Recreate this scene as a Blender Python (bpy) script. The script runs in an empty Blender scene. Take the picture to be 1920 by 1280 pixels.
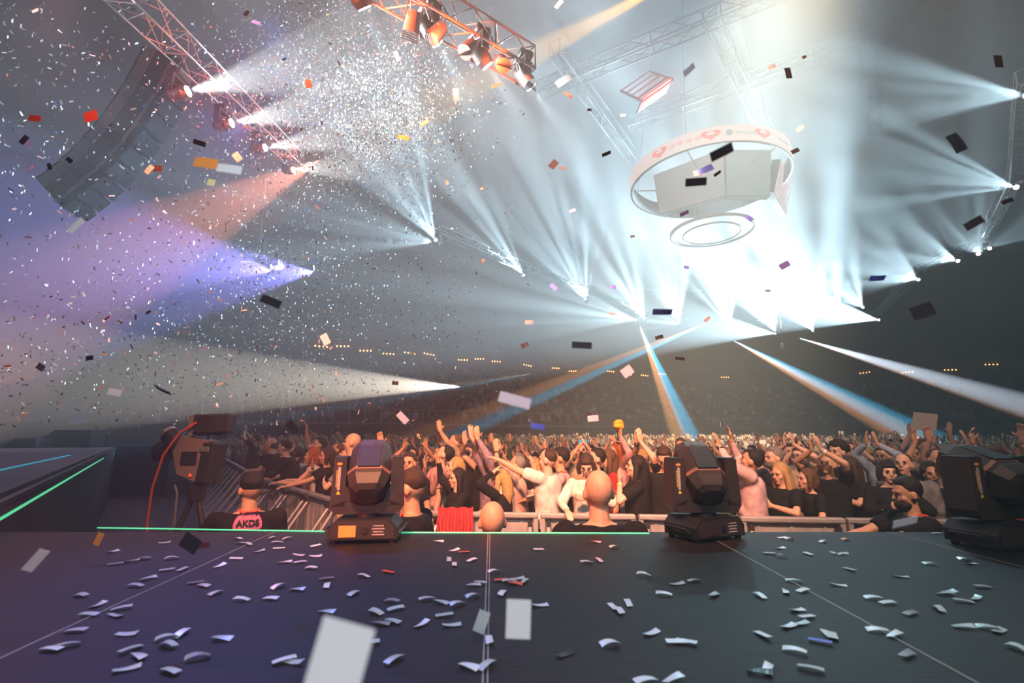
import bpy, math, random
import numpy as np
from mathutils import Vector, Matrix, Euler
random.seed(11); rng = np.random.default_rng(5)
sc = bpy.context.scene
COL = sc.collection
V = Vector; PI = math.pi; R = math.radians

# ------------------------------------------------------------------ camera
F = 900.0; PITCH = math.atan(175 / F); CZ = 0.55
cam = bpy.data.cameras.new('camera'); cam_ob = bpy.data.objects.new('camera', cam); COL.objects.link(cam_ob)
cam.sensor_width = 36; cam.lens = 36 * F / 1920; cam.clip_end = 300; cam.clip_start = 0.05
cam_ob.location = (0, 0, CZ); cam_ob.rotation_euler = (PI / 2 + PITCH, 0, 0)
cam.dof.use_dof = True; cam.dof.focus_distance = 6.5; cam.dof.aperture_fstop = 2.8
sc.camera = cam_ob
FLOOR = -1.5                        # arena floor below the stage top (z = 0)

def ray(px, py):
    a = PITCH
    return V((0, math.cos(a), math.sin(a))) + V((0, -math.sin(a), math.cos(a))) * ((640 - py) / F) + V((1, 0, 0)) * ((px - 960) / F)
def at_z(px, py, z):
    r = ray(px, py); return V((0, 0, CZ)) + r * ((z - CZ) / r.z)
def at_y(px, py, y):
    r = ray(px, py); return V((0, 0, CZ)) + r * (y / r.y)

# ------------------------------------------------------------------ world, haze, exposure
sc.view_settings.view_transform = 'Standard'; sc.view_settings.look = 'None'
sc.view_settings.gamma = 1; sc.view_settings.use_curve_mapping = False
sc.view_settings.exposure = -0.25
HAZE = 0.017
w = bpy.data.worlds.new('hall_air'); sc.world = w; w.use_nodes = True
nt = w.node_tree; nt.nodes.clear()
wo = nt.nodes.new('ShaderNodeOutputWorld'); bg = nt.nodes.new('ShaderNodeBackground')
bg.inputs[0].default_value = (0, 0, 0, 1); nt.links.new(bg.outputs[0], wo.inputs[0])
vs = nt.nodes.new('ShaderNodeVolumeScatter')
vs.inputs['Color'].default_value = (0.90, 0.97, 1.0, 1); vs.inputs['Density'].default_value = HAZE; vs.inputs['Anisotropy'].default_value = 0.25
nt.links.new(vs.outputs[0], wo.inputs[1])
w.cycles.homogeneous_volume = True; w.cycles.volume_sampling = 'EQUIANGULAR'
cy = sc.cycles
cy.max_bounces = 3; cy.diffuse_bounces = 1; cy.glossy_bounces = 2; cy.transmission_bounces = 2; cy.volume_bounces = 0
cy.transparent_max_bounces = 6; cy.sample_clamp_indirect = 3; cy.sample_clamp_direct = 0
cy.use_denoising = True; cy.caustics_reflective = False; cy.caustics_refractive = False
cy.use_adaptive_sampling = False

# ------------------------------------------------------------------ lights
def spot(loc, target, angle, power, col, blend=0.3, size=0.05, gobo=None, imp=1.0):
    """gobo = (scale, threshold, seed, floor): a procedural pattern wheel in the lamp that splits the beam"""
    l = bpy.data.lights.new('spot_lamp', 'SPOT'); o = bpy.data.objects.new('spot_lamp', l); COL.objects.link(o)
    o.location = loc
    o.rotation_euler = (V(target) - V(loc)).to_track_quat('-Z', 'Y').to_euler()
    l.spot_size = R(angle); l.spot_blend = blend; l.energy = power * imp; l.color = col; l.shadow_soft_size = size
    if gobo or imp != 1:
        l.use_nodes = True; t = l.node_tree; t.nodes.clear()
        O = t.nodes.new('ShaderNodeOutputLight'); e = t.nodes.new('ShaderNodeEmission'); t.links.new(e.outputs[0], O.inputs[0]); e.inputs['Strength'].default_value = 1 / imp
    if gobo:
        sca, thr, seed, flo = gobo
        N = lambda k: t.nodes.new(k); L = t.links.new
        tc = N('ShaderNodeTexCoord'); sx = N('ShaderNodeSeparateXYZ'); L(tc.outputs['Normal'], sx.inputs[0])
        cb = N('ShaderNodeCombineXYZ')
        for i in range(3): L(sx.outputs[2], cb.inputs[i])
        dv = N('ShaderNodeVectorMath'); dv.operation = 'DIVIDE'; L(tc.outputs['Normal'], dv.inputs[0]); L(cb.outputs[0], dv.inputs[1])
        ad = N('ShaderNodeVectorMath'); ad.operation = 'ADD'; ad.inputs[1].default_value = (seed * 3.71, seed * 1.37, 0); L(dv.outputs[0], ad.inputs[0])
        v = N('ShaderNodeTexVoronoi'); v.voronoi_dimensions = '2D'; v.inputs['Scale'].default_value = sca; L(ad.outputs[0], v.inputs['Vector'])
        m = N('ShaderNodeMapRange'); m.interpolation_type = 'SMOOTHSTEP'
        m.inputs[1].default_value = thr; m.inputs[2].default_value = thr * .35; m.inputs[3].default_value = flo / imp; m.inputs[4].default_value = 1 / imp
        L(v.outputs['Distance'], m.inputs[0]); L(m.outputs[0], e.inputs['Strength'])
    return o

WHITE = (0.62, 0.87, 1.0)
# lamps that hang on the oval truss over the arena: image point of the lens, image point and depth the beam is aimed at,
# cone, power, gobo (scale, threshold, seed, floor) ; several rows on one lens are one lamp with a prism
HANG = 9.5
def lamp_pos(px, py): return at_z(px, py, HANG)
K = 7.0
BEAMS = [
 # lens          aim px,py,depth     cone power  gobo
 ((820, 455), ((700, 250, 15.5), 38, 8000, (7.7, 0.43, 1, .02))),
 ((820, 455), ((600, 420, 15), 24, 5200, (9.9, 0.43, 2, .02))),
 ((985, 520), ((800, 290, 20), 40, 9000, (6.6, 0.47, 3, .03))),
 ((1100, 565), ((900, 250, 24), 40, 20000, (5.5, 0.52, 4, .02))),
 ((1100, 565), ((1080, 250, 25), 38, 19000, (5.5, 0.52, 5, .02))),
 ((1195, 600), ((820, 540, 24), 26, 15000, (9.9, 0.47, 6, .03))),
 ((1210, 600), ((1040, 270, 28), 54, 26000, (5.5, 0.52, 7, .02))),
 ((1275, 608), ((1170, 260, 29), 50, 30000, (5.5, 0.52, 8, .02))),
 ((1275, 608), ((1060, 560, 26), 20, 5000, (8.8, 0.52, 9, .02))),
 ((1370, 615), ((1260, 260, 30), 50, 30000, (5.5, 0.52, 10, .02))),
 ((1455, 625), ((1130, 596, 26), 13, 34000, None)),
 ((1455, 625), ((1310, 290, 30), 48, 30000, (5.5, 0.52, 12, .02))),
 ((1525, 622), ((1360, 320, 29), 46, 26000, (5.5, 0.52, 13, .02))),
 ((1575, 604), ((1370, 370, 27), 44, 18000, (5.5, 0.52, 14, .02))),
 ((1650, 600), ((1300, 545, 26), 17, 38000, None)),
 ((1620, 578), ((1440, 420, 25), 38, 11000, (5.5, 0.52, 16, .02))),
 ((1725, 525), ((1440, 430, 20), 34, 7500, (6.6, 0.47, 17, .02))),
 ((1800, 490), ((1440, 400, 18), 32, 5600, (6.6, 0.47, 18, .04))),
 ((1835, 478), ((1815, 380, 18), 34, 2600, (7.7, 0.43, 19, .02))),
 ((1850, 468), ((1990, 400, 18), 24, 1600, (9.9, 0.43, 20, .02))),
 ((1912, 352), ((1480, 285, 13), 26, 5200, (8.8, 0.43, 21, .02))),
 ((1935, 178), ((1450, 175, 9), 22, 5000, (8.8, 0.43, 22, .02))),
]
for (lp, (aim, ang, pw, gb)) in BEAMS:
    p = lamp_pos(*lp); t = at_y(*aim)
    d = (t - p).normalized()
    spot(p + d * 0.30, t, ang, pw * K, WHITE, gobo=gb, blend=.25, size=.04, imp=.08)
# coloured / plain single beams: lens px, depth, aim, cone, power, colour
SINGLE = [
 # white heads under the left truss
 ((357, 170), 9.3, (720, 90, 9.3), 30, 2600, (1, 1, .97)),
 ((438, 230), 11.4, (760, 170, 11), 28, 2600, (1, 1, .97)),
 ((500, 276), 13.9, (800, 230, 13), 26, 2600, (1, .97, .93)),
 ((552, 318), 17, (860, 300, 15), 26, 2000, (1, .95, .9)),
 # white heads under the orange truss
 ((686, 20), 7.8, (760, 190, 9), 22, 420, (.85, .97, 1)),
 ((822, 85), 8.9, (895, 210, 9.6), 24, 640, (.85, .97, 1)),
 ((916, 127), 9.6, (1000, 250, 10.4), 24, 760, (.85, .97, 1)),
 ((998, 166), 10.3, (1100, 300, 11), 22, 760, (.85, .97, 1)),
 # cream follow spot low over the crowd
 ((862, 725), 26, (300, 712, 21), 16.5, 32000, (1, .86, .70)),
 # violet heads below the small truss
 ((590, 510), 24, (100, 520, 22), 46, 9500, (.26, .24, 1)),
 ((510, 508), 24, (60, 440, 20), 52, 5000, (.36, .26, 1)),
 # orange and pink wash crossing the hall from the upper right to the lower left
 ((1290, -50), 14, (560, 330, 20), 9, 34000, (1, .46, .02)),
 ((600, 300), 19, (-60, 640, 17), 26, 11000, (1, .30, .20)),
 # dim teal heads high on the right
 ((1500, -120), 12, (2050, 260, 16), 26, 600, (.5, .85, 1)),
]
for (lp, dep, aim, ang, pw, c) in SINGLE:
    p = at_y(lp[0], lp[1], dep); spot(p, at_y(*aim), ang, pw * 6.6, c, blend=.12, size=.05, imp=1.5)
# split orange / cyan laser-like shafts running down to the crowd: two narrow lamps side by side
for (lp, aim, pw, w_) in [((1200, 606), (1292, 835, 22), 1900, 3.4), ((1330, 598), (800, 826, 24), 2300, 2.6),
                     ((1375, 632), (1725, 822, 22), 2600, 3.6), ((1500, 628), (1990, 780, 20), 3000, 3.6), ((1000, 740), (290, 812, 15), 500, 1.6)]:
    p = at_z(lp[0], lp[1] + 6, HANG - .9) if lp[0] != 1000 else at_y(1000, 700, 34); t = at_y(*aim)
    side = (t - p).normalized().cross(V((0, 1, 0))).normalized() * (p - t).length * math.tan(R(w_ * .45))
    if side.x < 0: side = -side
    spot(p, t + side * .8, w_, pw * 420, (.06, .62, 1), blend=.6, size=.03, imp=.5)
    spot(p, t - side * .8, w_, pw * 320, (1, .42, .16), blend=.6, size=.03, imp=.5)
# unseen teal and violet fill lamps, added to give the air its base colour
def wash(loc, tgt, ang, pw, c, size=.4): return spot(loc, tgt, ang, pw, c, blend=1, size=size, imp=.4)
wash((14, 34, 16), (10, 12, 4), 150, 4500, (.30, .82, 1))
wash((26, 14, 17), (14, 22, 4), 150, 1000, (.20, .75, 1))
wash((-14, 22, 16), (-14, 10, 2), 140, 1100, (.50, .30, 1))
# stage wash behind the photographer, aimed into the house over the stage edge
wash((-1.0, -.8, 5.9), (-.1, 6.6, -.6), 50, 12500, (1, .34, .16), .25)
wash((1.6, -.8, 6.1), (2.0, 7.6, -.4), 52, 5800, (1, .58, .40), .25)
wash((4.5, 1.0, 6.8), (6.2, 10, -.4), 56, 1700, (1, .66, .54), .25)
wash((-3.5, 1.0, 6.4), (-4.6, 9, -.4), 44, 2000, (1, .50, .44), .25)
wash((6, 6.0, 12.5), (8, 28, -.5), 50, 90000, (1, .80, .52), .3)
wash((-8.5, 3.0, 5.5), (-4.0, 11.5, 9.0), 60, 1700, (.93, .84, 1), .2)  # unseen lamp added off to the left, brightens the airborne confetti
wash((.4, -2.6, 3.6), (.0, 1.0, .2), 62, 1100, (.93, .96, 1), .2)  # added unseen lamp behind the lens, whitens the nearest strips
# low red lamp, unseen, added to redden the left moving light
wash((-1.9, .9, .25), (-.75, 2.4, .12), 40, 240, (1, .14, .04), .05)
# cold white light from the roof on the stage boards, blue on the left
wash((5.5, 9, 10), (2.3, 1.9, 0), 20, 2600, (.45, .85, 1), .3)
wash((-3.2, 5.5, 6), (-.9, 1.5, 0), 26, 1600, (.10, .18, 1), .2)
wash((-5.5, 5.0, 6), (-2.6, 2.0, 0), 34, 700, (1, .35, .40), .2)
# ------------------------------------------------------------------ materials
MATS = {}
def mat(name, col, rough=.6, metal=0, noise=0, nscale=8, emit=None, estr=1, bump=0, bscale=30, spec=.5, objcol=False, trans=0, sheen=0, stretch=None):
    if name in MATS: return MATS[name]
    m = bpy.data.materials.new(name); m.use_nodes = True; t = m.node_tree; b = t.nodes['Principled BSDF']
    L = t.links.new; N = t.nodes.new
    b.inputs['Base Color'].default_value = (*col, 1); b.inputs['Roughness'].default_value = rough; b.inputs['Metallic'].default_value = metal
    b.inputs['Specular IOR Level'].default_value = spec
    src = None
    if objcol:
        oi = N('ShaderNodeObjectInfo'); src = oi.outputs['Color']
    tc = N('ShaderNodeTexCoord'); vec = tc.outputs['Object']
    if stretch:
        mp = N('ShaderNodeMapping'); mp.inputs['Scale'].default_value = stretch; L(vec, mp.inputs[0]); vec = mp.outputs[0]
    if noise:
        n = N('ShaderNodeTexNoise'); n.inputs['Scale'].default_value = nscale; n.inputs['Detail'].default_value = 5; L(vec, n.inputs['Vector'])
        mr = N('ShaderNodeMapRange'); mr.inputs[1].default_value = .3; mr.inputs[2].default_value = .7; mr.inputs[3].default_value = 1 - noise; mr.inputs[4].default_value = 1 + noise
        L(n.outputs[0], mr.inputs[0])
        mx = N('ShaderNodeMix'); mx.data_type = 'RGBA'; mx.blend_type = 'MULTIPLY'; mx.inputs[0].default_value = 1
        if src: L(src, mx.inputs[6])
        else: mx.inputs[6].default_value = (*col, 1)
        L(mr.outputs[0], mx.inputs[7]); L(mx.outputs[2], b.inputs['Base Color'])
    elif src: L(src, b.inputs['Base Color'])
    if bump:
        n2 = N('ShaderNodeTexNoise'); n2.inputs['Scale'].default_value = bscale; n2.inputs['Detail'].default_value = 4; L(vec, n2.inputs['Vector'])
        bp = N('ShaderNodeBump'); bp.inputs['Strength'].default_value = bump; bp.inputs['Distance'].default_value = .01
        L(n2.outputs[0], bp.inputs['Height']); L(bp.outputs[0], b.inputs['Normal'])
    if emit:
        b.inputs['Emission Color'].default_value = (*emit, 1); b.inputs['Emission Strength'].default_value = estr
        m.cycles.emission_sampling = 'NONE'
    MATS[name] = m; return m

# ------------------------------------------------------------------ mesh builder
def frame_of(d):
    d = V(d).normalized(); a = V((0, 0, 1)) if abs(d.z) < .9 else V((1, 0, 0))
    x = a.cross(d).normalized(); return x, d.cross(x), d
class MB:
    def __init__(s): s.v = []; s.f = []; s.m = []
    def add(s, vs, fs, mi=0):
        k = len(s.v); s.v += [tuple(p) for p in vs]; s.f += [tuple(i + k for i in f) for f in fs]; s.m += [mi] * len(fs); return s
    def box(s, c, size, rot=None, mi=0, taper=None, bev=0):
        sx, sy, sz = [q / 2 for q in size]; tx, ty = taper or (1, 1)
        if bev:
            b = min(bev, sx * .9, sy * .9, sz * .9); ring = []
            for (z, i, kx, ky) in ((-sz, b, 1, 1), (-sz + b, 0, 1, 1), (sz - b, 0, tx, ty), (sz, b, tx, ty)):
                X, Y = sx * kx - i, sy * ky - i; q = b * .7 if i == 0 else b * .3
                ring.append([(-X, -Y + q, z), (-X + q, -Y, z), (X - q, -Y, z), (X, -Y + q, z), (X, Y - q, z), (X - q, Y, z), (-X + q, Y, z), (-X, Y - q, z)])
            vs = [p for r in ring for p in r]; fs = []
            for r in range(3):
                for i in range(8): fs.append((r * 8 + i, r * 8 + (i + 1) % 8, r * 8 + 8 + (i + 1) % 8, r * 8 + 8 + i))
            fs += [tuple(range(7, -1, -1)), tuple(range(24, 32))]
        else:
            vs = [(-sx, -sy, -sz), (sx, -sy, -sz), (sx, sy, -sz), (-sx, sy, -sz), (-sx * tx, -sy * ty, sz), (sx * tx, -sy * ty, sz), (sx * tx, sy * ty, sz), (-sx * tx, sy * ty, sz)]
            fs = [(3, 2, 1, 0), (4, 5, 6, 7), (0, 1, 5, 4), (1, 2, 6, 5), (2, 3, 7, 6), (3, 0, 4, 7)]
        M = rot if isinstance(rot, Matrix) else (Euler(rot).to_matrix() if rot else Matrix.Identity(3))
        return s.add([M @ V(p) + V(c) for p in vs], fs, mi)
    def tube(s, a, b, r0, r1=None, n=6, mi=0, caps=True):
        r1 = r0 if r1 is None else r1; a, b = V(a), V(b); x, y, _ = frame_of(b - a)
        vs = [p + (x * math.cos(2 * PI * i / n) + y * math.sin(2 * PI * i / n)) * r for (p, r) in ((a, r0), (b, r1)) for i in range(n)]
        fs = [(i, (i + 1) % n, n + (i + 1) % n, n + i) for i in range(n)]
        if caps: fs += [tuple(range(n - 1, -1, -1)), tuple(range(n, 2 * n))]
        return s.add(vs, fs, mi)
    def path(s, pts, r, n=6, mi=0):
        pts = [V(p) for p in pts]; rs = r if isinstance(r, (list, tuple)) else [r] * len(pts); vs = []
        x, y, _ = frame_of(pts[1] - pts[0])
        for i, p in enumerate(pts):
            d = (pts[min(i + 1, len(pts) - 1)] - pts[max(i - 1, 0)]).normalized(); x = (x - d * x.dot(d)).normalized(); y = d.cross(x)
            vs += [p + (x * math.cos(2 * PI * j / n) + y * math.sin(2 * PI * j / n)) * rs[i] for j in range(n)]
        fs = [(i * n + j, i * n + (j + 1) % n, (i + 1) * n + (j + 1) % n, (i + 1) * n + j) for i in range(len(pts) - 1) for j in range(n)]
        fs += [tuple(range(n - 1, -1, -1)), tuple(range((len(pts) - 1) * n, len(pts) * n))]
        return s.add(vs, fs, mi)
    def ell(s, c, r, nu=12, nv=8, mi=0, rot=None):
        M = Euler(rot).to_matrix() if rot else Matrix.Identity(3); vs = []
        for j in range(1, nv):
            t = PI * j / nv
            for i in range(nu):
                q = 2 * PI * i / nu; vs.append(M @ V((r[0] * math.sin(t) * math.cos(q), r[1] * math.sin(t) * math.sin(q), r[2] * math.cos(t))) + V(c))
        vs += [M @ V((0, 0, r[2])) + V(c), M @ V((0, 0, -r[2])) + V(c)]; k = len(vs)
        fs = [(j * nu + i, (j + 1) * nu + i, (j + 1) * nu + (i + 1) % nu, j * nu + (i + 1) % nu) for j in range(nv - 2) for i in range(nu)]
        fs += [(k - 2, i, (i + 1) % nu) for i in range(nu)] + [(k - 1, (nv - 2) * nu + (i + 1) % nu, (nv - 2) * nu + i) for i in range(nu)]
        return s.add(vs, fs, mi)
    def prism(s, pts, a, b, axis='y', mi=0):
        """closed outline pts (2D) pushed from a to b along an axis"""
        def P(p, h): return {'x': (h, p[0], p[1]), 'y': (p[0], h, p[1]), 'z': (p[0], p[1], h)}[axis]
        n = len(pts); vs = [P(p, a) for p in pts] + [P(p, b) for p in pts]
        fs = [(i, (i + 1) % n, n + (i + 1) % n, n + i) for i in range(n)] + [tuple(range(n - 1, -1, -1)), tuple(range(n, 2 * n))]
        return s.add(vs, fs, mi)
    def xf(s, M): s.v = [tuple(M @ V(p)) for p in s.v]; return s
    def build(s, name, mats, parent=None, smooth=False, loc=None):
        me = bpy.data.meshes.new(name); me.from_pydata(s.v, [], s.f)
        for m in (mats if isinstance(mats, (list, tuple)) else [mats]): me.materials.append(m)
        if any(s.m): me.polygons.foreach_set('material_index', s.m)
        me.update()
        import bmesh
        bm = bmesh.new(); bm.from_mesh(me); bmesh.ops.recalc_face_normals(bm, faces=bm.faces); bm.to_mesh(me); bm.free()
        if smooth:
            me.polygons.foreach_set('use_smooth', [True] * len(me.polygons))
            try: me.set_sharp_from_angle(angle=R(40))
            except Exception: pass
        o = bpy.data.objects.new(name, me); COL.objects.link(o)
        if parent: o.parent = parent
        if loc is not None: o.location = loc
        return o
def npmesh(name, v, f, mats, midx=None, smooth=False, parent=None):
    """numpy verts (n,3) and faces (m,4) or (m,3)"""
    me = bpy.data.meshes.new(name); k = f.shape[1]
    me.vertices.add(len(v)); me.vertices.foreach_set('co', np.asarray(v, np.float32).ravel())
    me.loops.add(f.size); me.loops.foreach_set('vertex_index', f.ravel().astype(np.int32))
    me.polygons.add(len(f)); me.polygons.foreach_set('loop_start', np.arange(0, f.size, k, dtype=np.int32))
    for m in (mats if isinstance(mats, (list, tuple)) else [mats]): me.materials.append(m)
    if midx is not None: me.polygons.foreach_set('material_index', midx.astype(np.int32))
    if smooth: me.polygons.foreach_set('use_smooth', np.ones(len(f), bool))
    me.update(calc_edges=True)
    o = bpy.data.objects.new(name, me); COL.objects.link(o)
    if parent: o.parent = parent
    return o
def tag(o, label=None, cat=None, group=None, kind=None):
    if label: o['label'] = label
    if cat: o['category'] = cat
    if group: o['group'] = group
    if kind: o['kind'] = kind
    return o
def empty(name, loc, rz=0, **k):
    o = bpy.data.objects.new(name, None); COL.objects.link(o); o.location = loc; o.rotation_euler = (0, 0, rz); o.empty_display_size = .1
    return tag(o, **k)
def kids(o): return [c for c in bpy.data.objects if c.parent == o]
TREE = {}
def copy_tree(o, parent=None, ch=None):
    """a thing with copies of its parts and sub-parts (mesh data shared)"""
    if ch is None: ch = KID.get(o.name, [])
    c = o.copy(); COL.objects.link(c)
    if parent: c.parent = parent
    for k in ch: copy_tree(k, c, KID.get(k.name, []))
    return c
KID = {}
def learn(o):
    KID[o.name] = list(kids(o))
    for k in KID[o.name]: learn(k)
    return o

black = mat('black_powder_coat', (.02, .02, .022), .55, noise=.15, bump=.1)
darkplastic = mat('dark_plastic', (.035, .032, .033), .5, noise=.1, bump=.15, bscale=120)
alu = mat('aluminium', (.62, .63, .65), .35, .85, noise=.08)
steel = mat('galvanised_steel', (.42, .43, .45), .45, .7, noise=.15)
lens_on = mat('lit_lens', (1, 1, 1), .2, emit=(.85, .95, 1), estr=25)
lens_violet = mat('lit_violet_lens', (1, 1, 1), .2, emit=(.6, .62, 1), estr=14)
rubber = mat('rubber', (.015, .015, .015), .8)
# ------------------------------------------------------------------ the arena
def catmull(P, n=6):
    out = []
    for i in range(1, len(P) - 2):
        p0, p1, p2, p3 = [np.array(P[i + k], float) for k in (-1, 0, 1, 2)]
        for t in np.linspace(0, 1, n, endpoint=False):
            out.append(.5 * ((2 * p1) + (-p0 + p2) * t + (2 * p0 - 5 * p1 + 4 * p2 - p3) * t * t + (-p0 + 3 * p1 - 3 * p2 + p3) * t ** 3))
    out.append(np.array(P[-2], float)); return np.array(out)
INNER = catmull([(-26, -30), (-29, -12), (-29, 5), (-25.6, 24), (-18, 32), (-10, 37), (0, 43), (9, 49), (20, 56), (34, 60), (47, 57), (55, 45), (57, 28), (55, 8), (50, -12), (46, -30)], 7)
tan_ = np.gradient(INNER, axis=0); nor = np.stack([-tan_[:, 1], tan_[:, 0]], 1); nor /= np.linalg.norm(nor, axis=1)[:, None]
if ((INNER[40] + nor[40]) - np.array([10, 20])) @ nor[40] < 0: nor = -nor
WALLTOP = 1.27
def strip(profile, name, m, cap=False):
    """sweep a profile of (outward offset, height) points round the bowl"""
    v = []; n = len(profile)
    for i in range(len(INNER)):
        for (o_, z) in profile: v.append((*(INNER[i] + nor[i] * o_), z))
    f = [(i * n + j, i * n + j + 1, (i + 1) * n + j + 1, (i + 1) * n + j) for i in range(len(INNER) - 1) for j in range(n - 1)]
    return npmesh(name, np.array(v), np.array(f), m)
concrete = mat('dark_concrete', (.055, .055, .06), .85, noise=.35, nscale=1.5, bump=.2)
seatmat = mat('seat_rows', (.06, .05, .055), .7, noise=.5, nscale=2.2)
wallm = mat('arena_wall_paint', (.09, .09, .10), .7, noise=.25, nscale=.8)
roofm = mat('black_roof', (.012, .014, .016), .9, noise=.3, nscale=.6)
fl = MB().box((5, 20, FLOOR - .05), (130, 110, .1)).build('floor', mat('arena_floor', (.04, .04, .042), .6, noise=.3, nscale=3)); tag(fl, kind='structure')
rf = MB().box((10, 20, 27), (150, 130, .3)).build('ceiling', roofm); tag(rf, kind='structure')
tag(strip([(0, FLOOR), (0, WALLTOP - .1), (-.06, WALLTOP - .1), (-.06, WALLTOP), (.5, WALLTOP)], 'wall_bowl', wallm), kind='structure')
prof = [(.5, WALLTOP)]; o_, z_ = 1.4, WALLTOP
for k in range(14): prof += [(o_, z_), (o_, z_ + .42)]; o_ += .85; z_ += .42
prof += [(o_ + 1.2, z_)]
tag(strip(prof, 'floor_lower_tier', seatmat), kind='structure')
CON = (o_ + 1.2, z_)                       # concourse wall
tag(strip([CON, (CON[0], z_ + 2.6), (CON[0] - .4, z_ + 2.6), (CON[0] - .4, z_ + 3.6), (CON[0] + .3, z_ + 3.6)], 'wall_concourse', wallm), kind='structure')
prof = [(CON[0] + .3, z_ + 3.6)]; o2, z2 = CON[0] + .9, z_ + 3.6
for k in range(13): prof += [(o2, z2), (o2, z2 + .52)]; o2 += .8; z2 += .52
prof += [(o2 + 1, z2), (o2 + 1, 27)]
tag(strip(prof, 'floor_upper_tier', seatmat), kind='structure')
# guard railing on the bowl wall: one continuous railing
railm = mat('railing_steel', (.55, .52, .52), .4, .5)
rail = empty('guard_railing', (0, 0, 0), label='long grey steel guard railing on top of the arena bowl wall behind the crowd', cat='railing')
top = []; seg = np.linalg.norm(np.diff(INNER, axis=0), axis=1); cum = np.r_[0, np.cumsum(seg)]
def on_bowl(s, off=0.0):
    x = np.interp(s, cum, INNER[:, 0]); y = np.interp(s, cum, INNER[:, 1]); nx = np.interp(s, cum, nor[:, 0]); ny = np.interp(s, cum, nor[:, 1])
    return np.array([x + nx * off, y + ny * off])
for (h, nm) in ((1.22, 'top_rail'), (.12, 'bottom_rail')):
    MB().path([(*on_bowl(s, .05), WALLTOP + h) for s in np.arange(cum[18], cum[-14], 1.5)], .035, 4).build(nm, railm, rail)
mb = MB()
for k, s in enumerate(np.arange(cum[18], cum[-14], 1.15)):
    p = on_bowl(s, .05); mb.tube((*p, WALLTOP), (*p, WALLTOP + 1.22), .028, n=4, caps=False)
    if k % 6 == 0: q = on_bowl(s + .14, .05); mb.tube((*q, WALLTOP), (*q, WALLTOP + 1.22), .028, n=4, caps=False)
tag(mb.build('post', railm, rail), kind='stuff')
# aisle handrails and landing barriers in the lower tier, seen as thin pale lines
aisle = mat('pale_handrail', (.6, .6, .62), .4, .3)
for j, s in enumerate(np.arange(cum[20] + 3, cum[-16], 9.0)):
    mb = MB(); pts = [(*on_bowl(s, 1.2 + .85 * q), WALLTOP + .42 * q + .95) for q in range(0, 13, 2)]
    mb.path(pts, .03, 4)
    for q in range(0, 13, 3):
        a = on_bowl(s, 1.2 + .85 * q); mb.tube((*a, WALLTOP + .42 * q), (*a, WALLTOP + .42 * q + .95), .025, n=4)
    a, b = on_bowl(s - 1.6, 6.5), on_bowl(s + 1.6, 6.5)
    mb.path([(*on_bowl(s - 2.2, 5.8), 4.2), (*a, 4.9), (*b, 4.9), (*on_bowl(s + 2.2, 5.8), 4.2)], .03, 4)
    side = ('under the violet beams' if s < cum[52] else 'behind the crowd middle' if s < cum[70] else 'on the far right side')
    tag(mb.build('stair_handrail', aisle), 'pale stair handrail in the lower tier ' + side, 'handrail', 'stair handrails ' + side)
# orange lit suites along the concourse: every light cluster is one fitting
glow = mat('lit_orange_bulbs', (1, .5, .2), .4, emit=(1, .38, .12), estr=16)
proto = None
for j, s in enumerate(np.arange(cum[26], cum[66], 2.4)):
    p = on_bowl(s, CON[0] - .45); zc = z_ + 2.2 + .2 * math.sin(j * 1.7)
    nd = on_bowl(s, 0) - on_bowl(s, 1); an = math.atan2(nd[1], nd[0]) - PI / 2
    if random.random() < .25: continue
    if proto is None:
        proto = empty('bar_light', (0, 0, 0)); mb = MB().box((0, -.08, .15), (1.5, .1, .08)); mb.build('rail', black, proto)
        for k in range(4): MB().ell((-.55 + .37 * k, .03, 0), (.085, .085, .085), 6, 4).build('bulb', glow, proto)
        learn(proto); o = proto
    else: o = copy_tree(proto)
    o.location = (*p, zc); o.rotation_euler = (0, .1 * math.sin(j), an)
    tag(o, 'small row of orange bulbs glowing above the lower seating', 'light', 'orange bulb rows along the concourse')

# ------------------------------------------------------------------ the stage
EDGE = at_z(960, 997, 0).y
boards = bpy.data.materials.new('stage_boards'); boards.use_nodes = True; t = boards.node_tree; b = t.nodes['Principled BSDF']; b.inputs['Specular IOR Level'].default_value = .3
N = t.nodes.new; L = t.links.new
tc = N('ShaderNodeTexCoord'); mp = N('ShaderNodeMapping'); mp.inputs['Scale'].default_value = (3, 26, 1); L(tc.outputs['Object'], mp.inputs[0])
n1 = N('ShaderNodeTexNoise'); n1.inputs['Scale'].default_value = 3; n1.inputs['Detail'].default_value = 8; L(mp.outputs[0], n1.inputs['Vector'])
n2 = N('ShaderNodeTexNoise'); n2.inputs['Scale'].default_value = 1.1; n2.inputs['Detail'].default_value = 6; L(tc.outputs['Object'], n2.inputs['Vector'])
mm = N('ShaderNodeMath'); mm.operation = 'MULTIPLY'; L(n1.outputs[0], mm.inputs[0]); L(n2.outputs[0], mm.inputs[1])
cr = N('ShaderNodeValToRGB'); cr.color_ramp.elements[0].position = .12; cr.color_ramp.elements[0].color = (.008, .0065, .006, 1)
cr.color_ramp.elements[1].position = .42; cr.color_ramp.elements[1].color = (.030, .024, .022, 1); L(mm.outputs[0], cr.inputs[0]); L(cr.outputs[0], b.inputs['Base Color'])
rr = N('ShaderNodeMapRange'); rr.inputs[3].default_value = .5; rr.inputs[4].default_value = .68; L(n2.outputs[0], rr.inputs[0]); L(rr.outputs[0], b.inputs['Roughness'])
bp = N('ShaderNodeBump'); bp.inputs['Strength'].default_value = .25; bp.inputs['Distance'].default_value = .004; L(n1.outputs[0], bp.inputs['Height']); L(bp.outputs[0], b.inputs['Normal'])
ctr = at_z(915, 1000, 0); ctn = at_z(905, 1278, 0)
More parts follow.
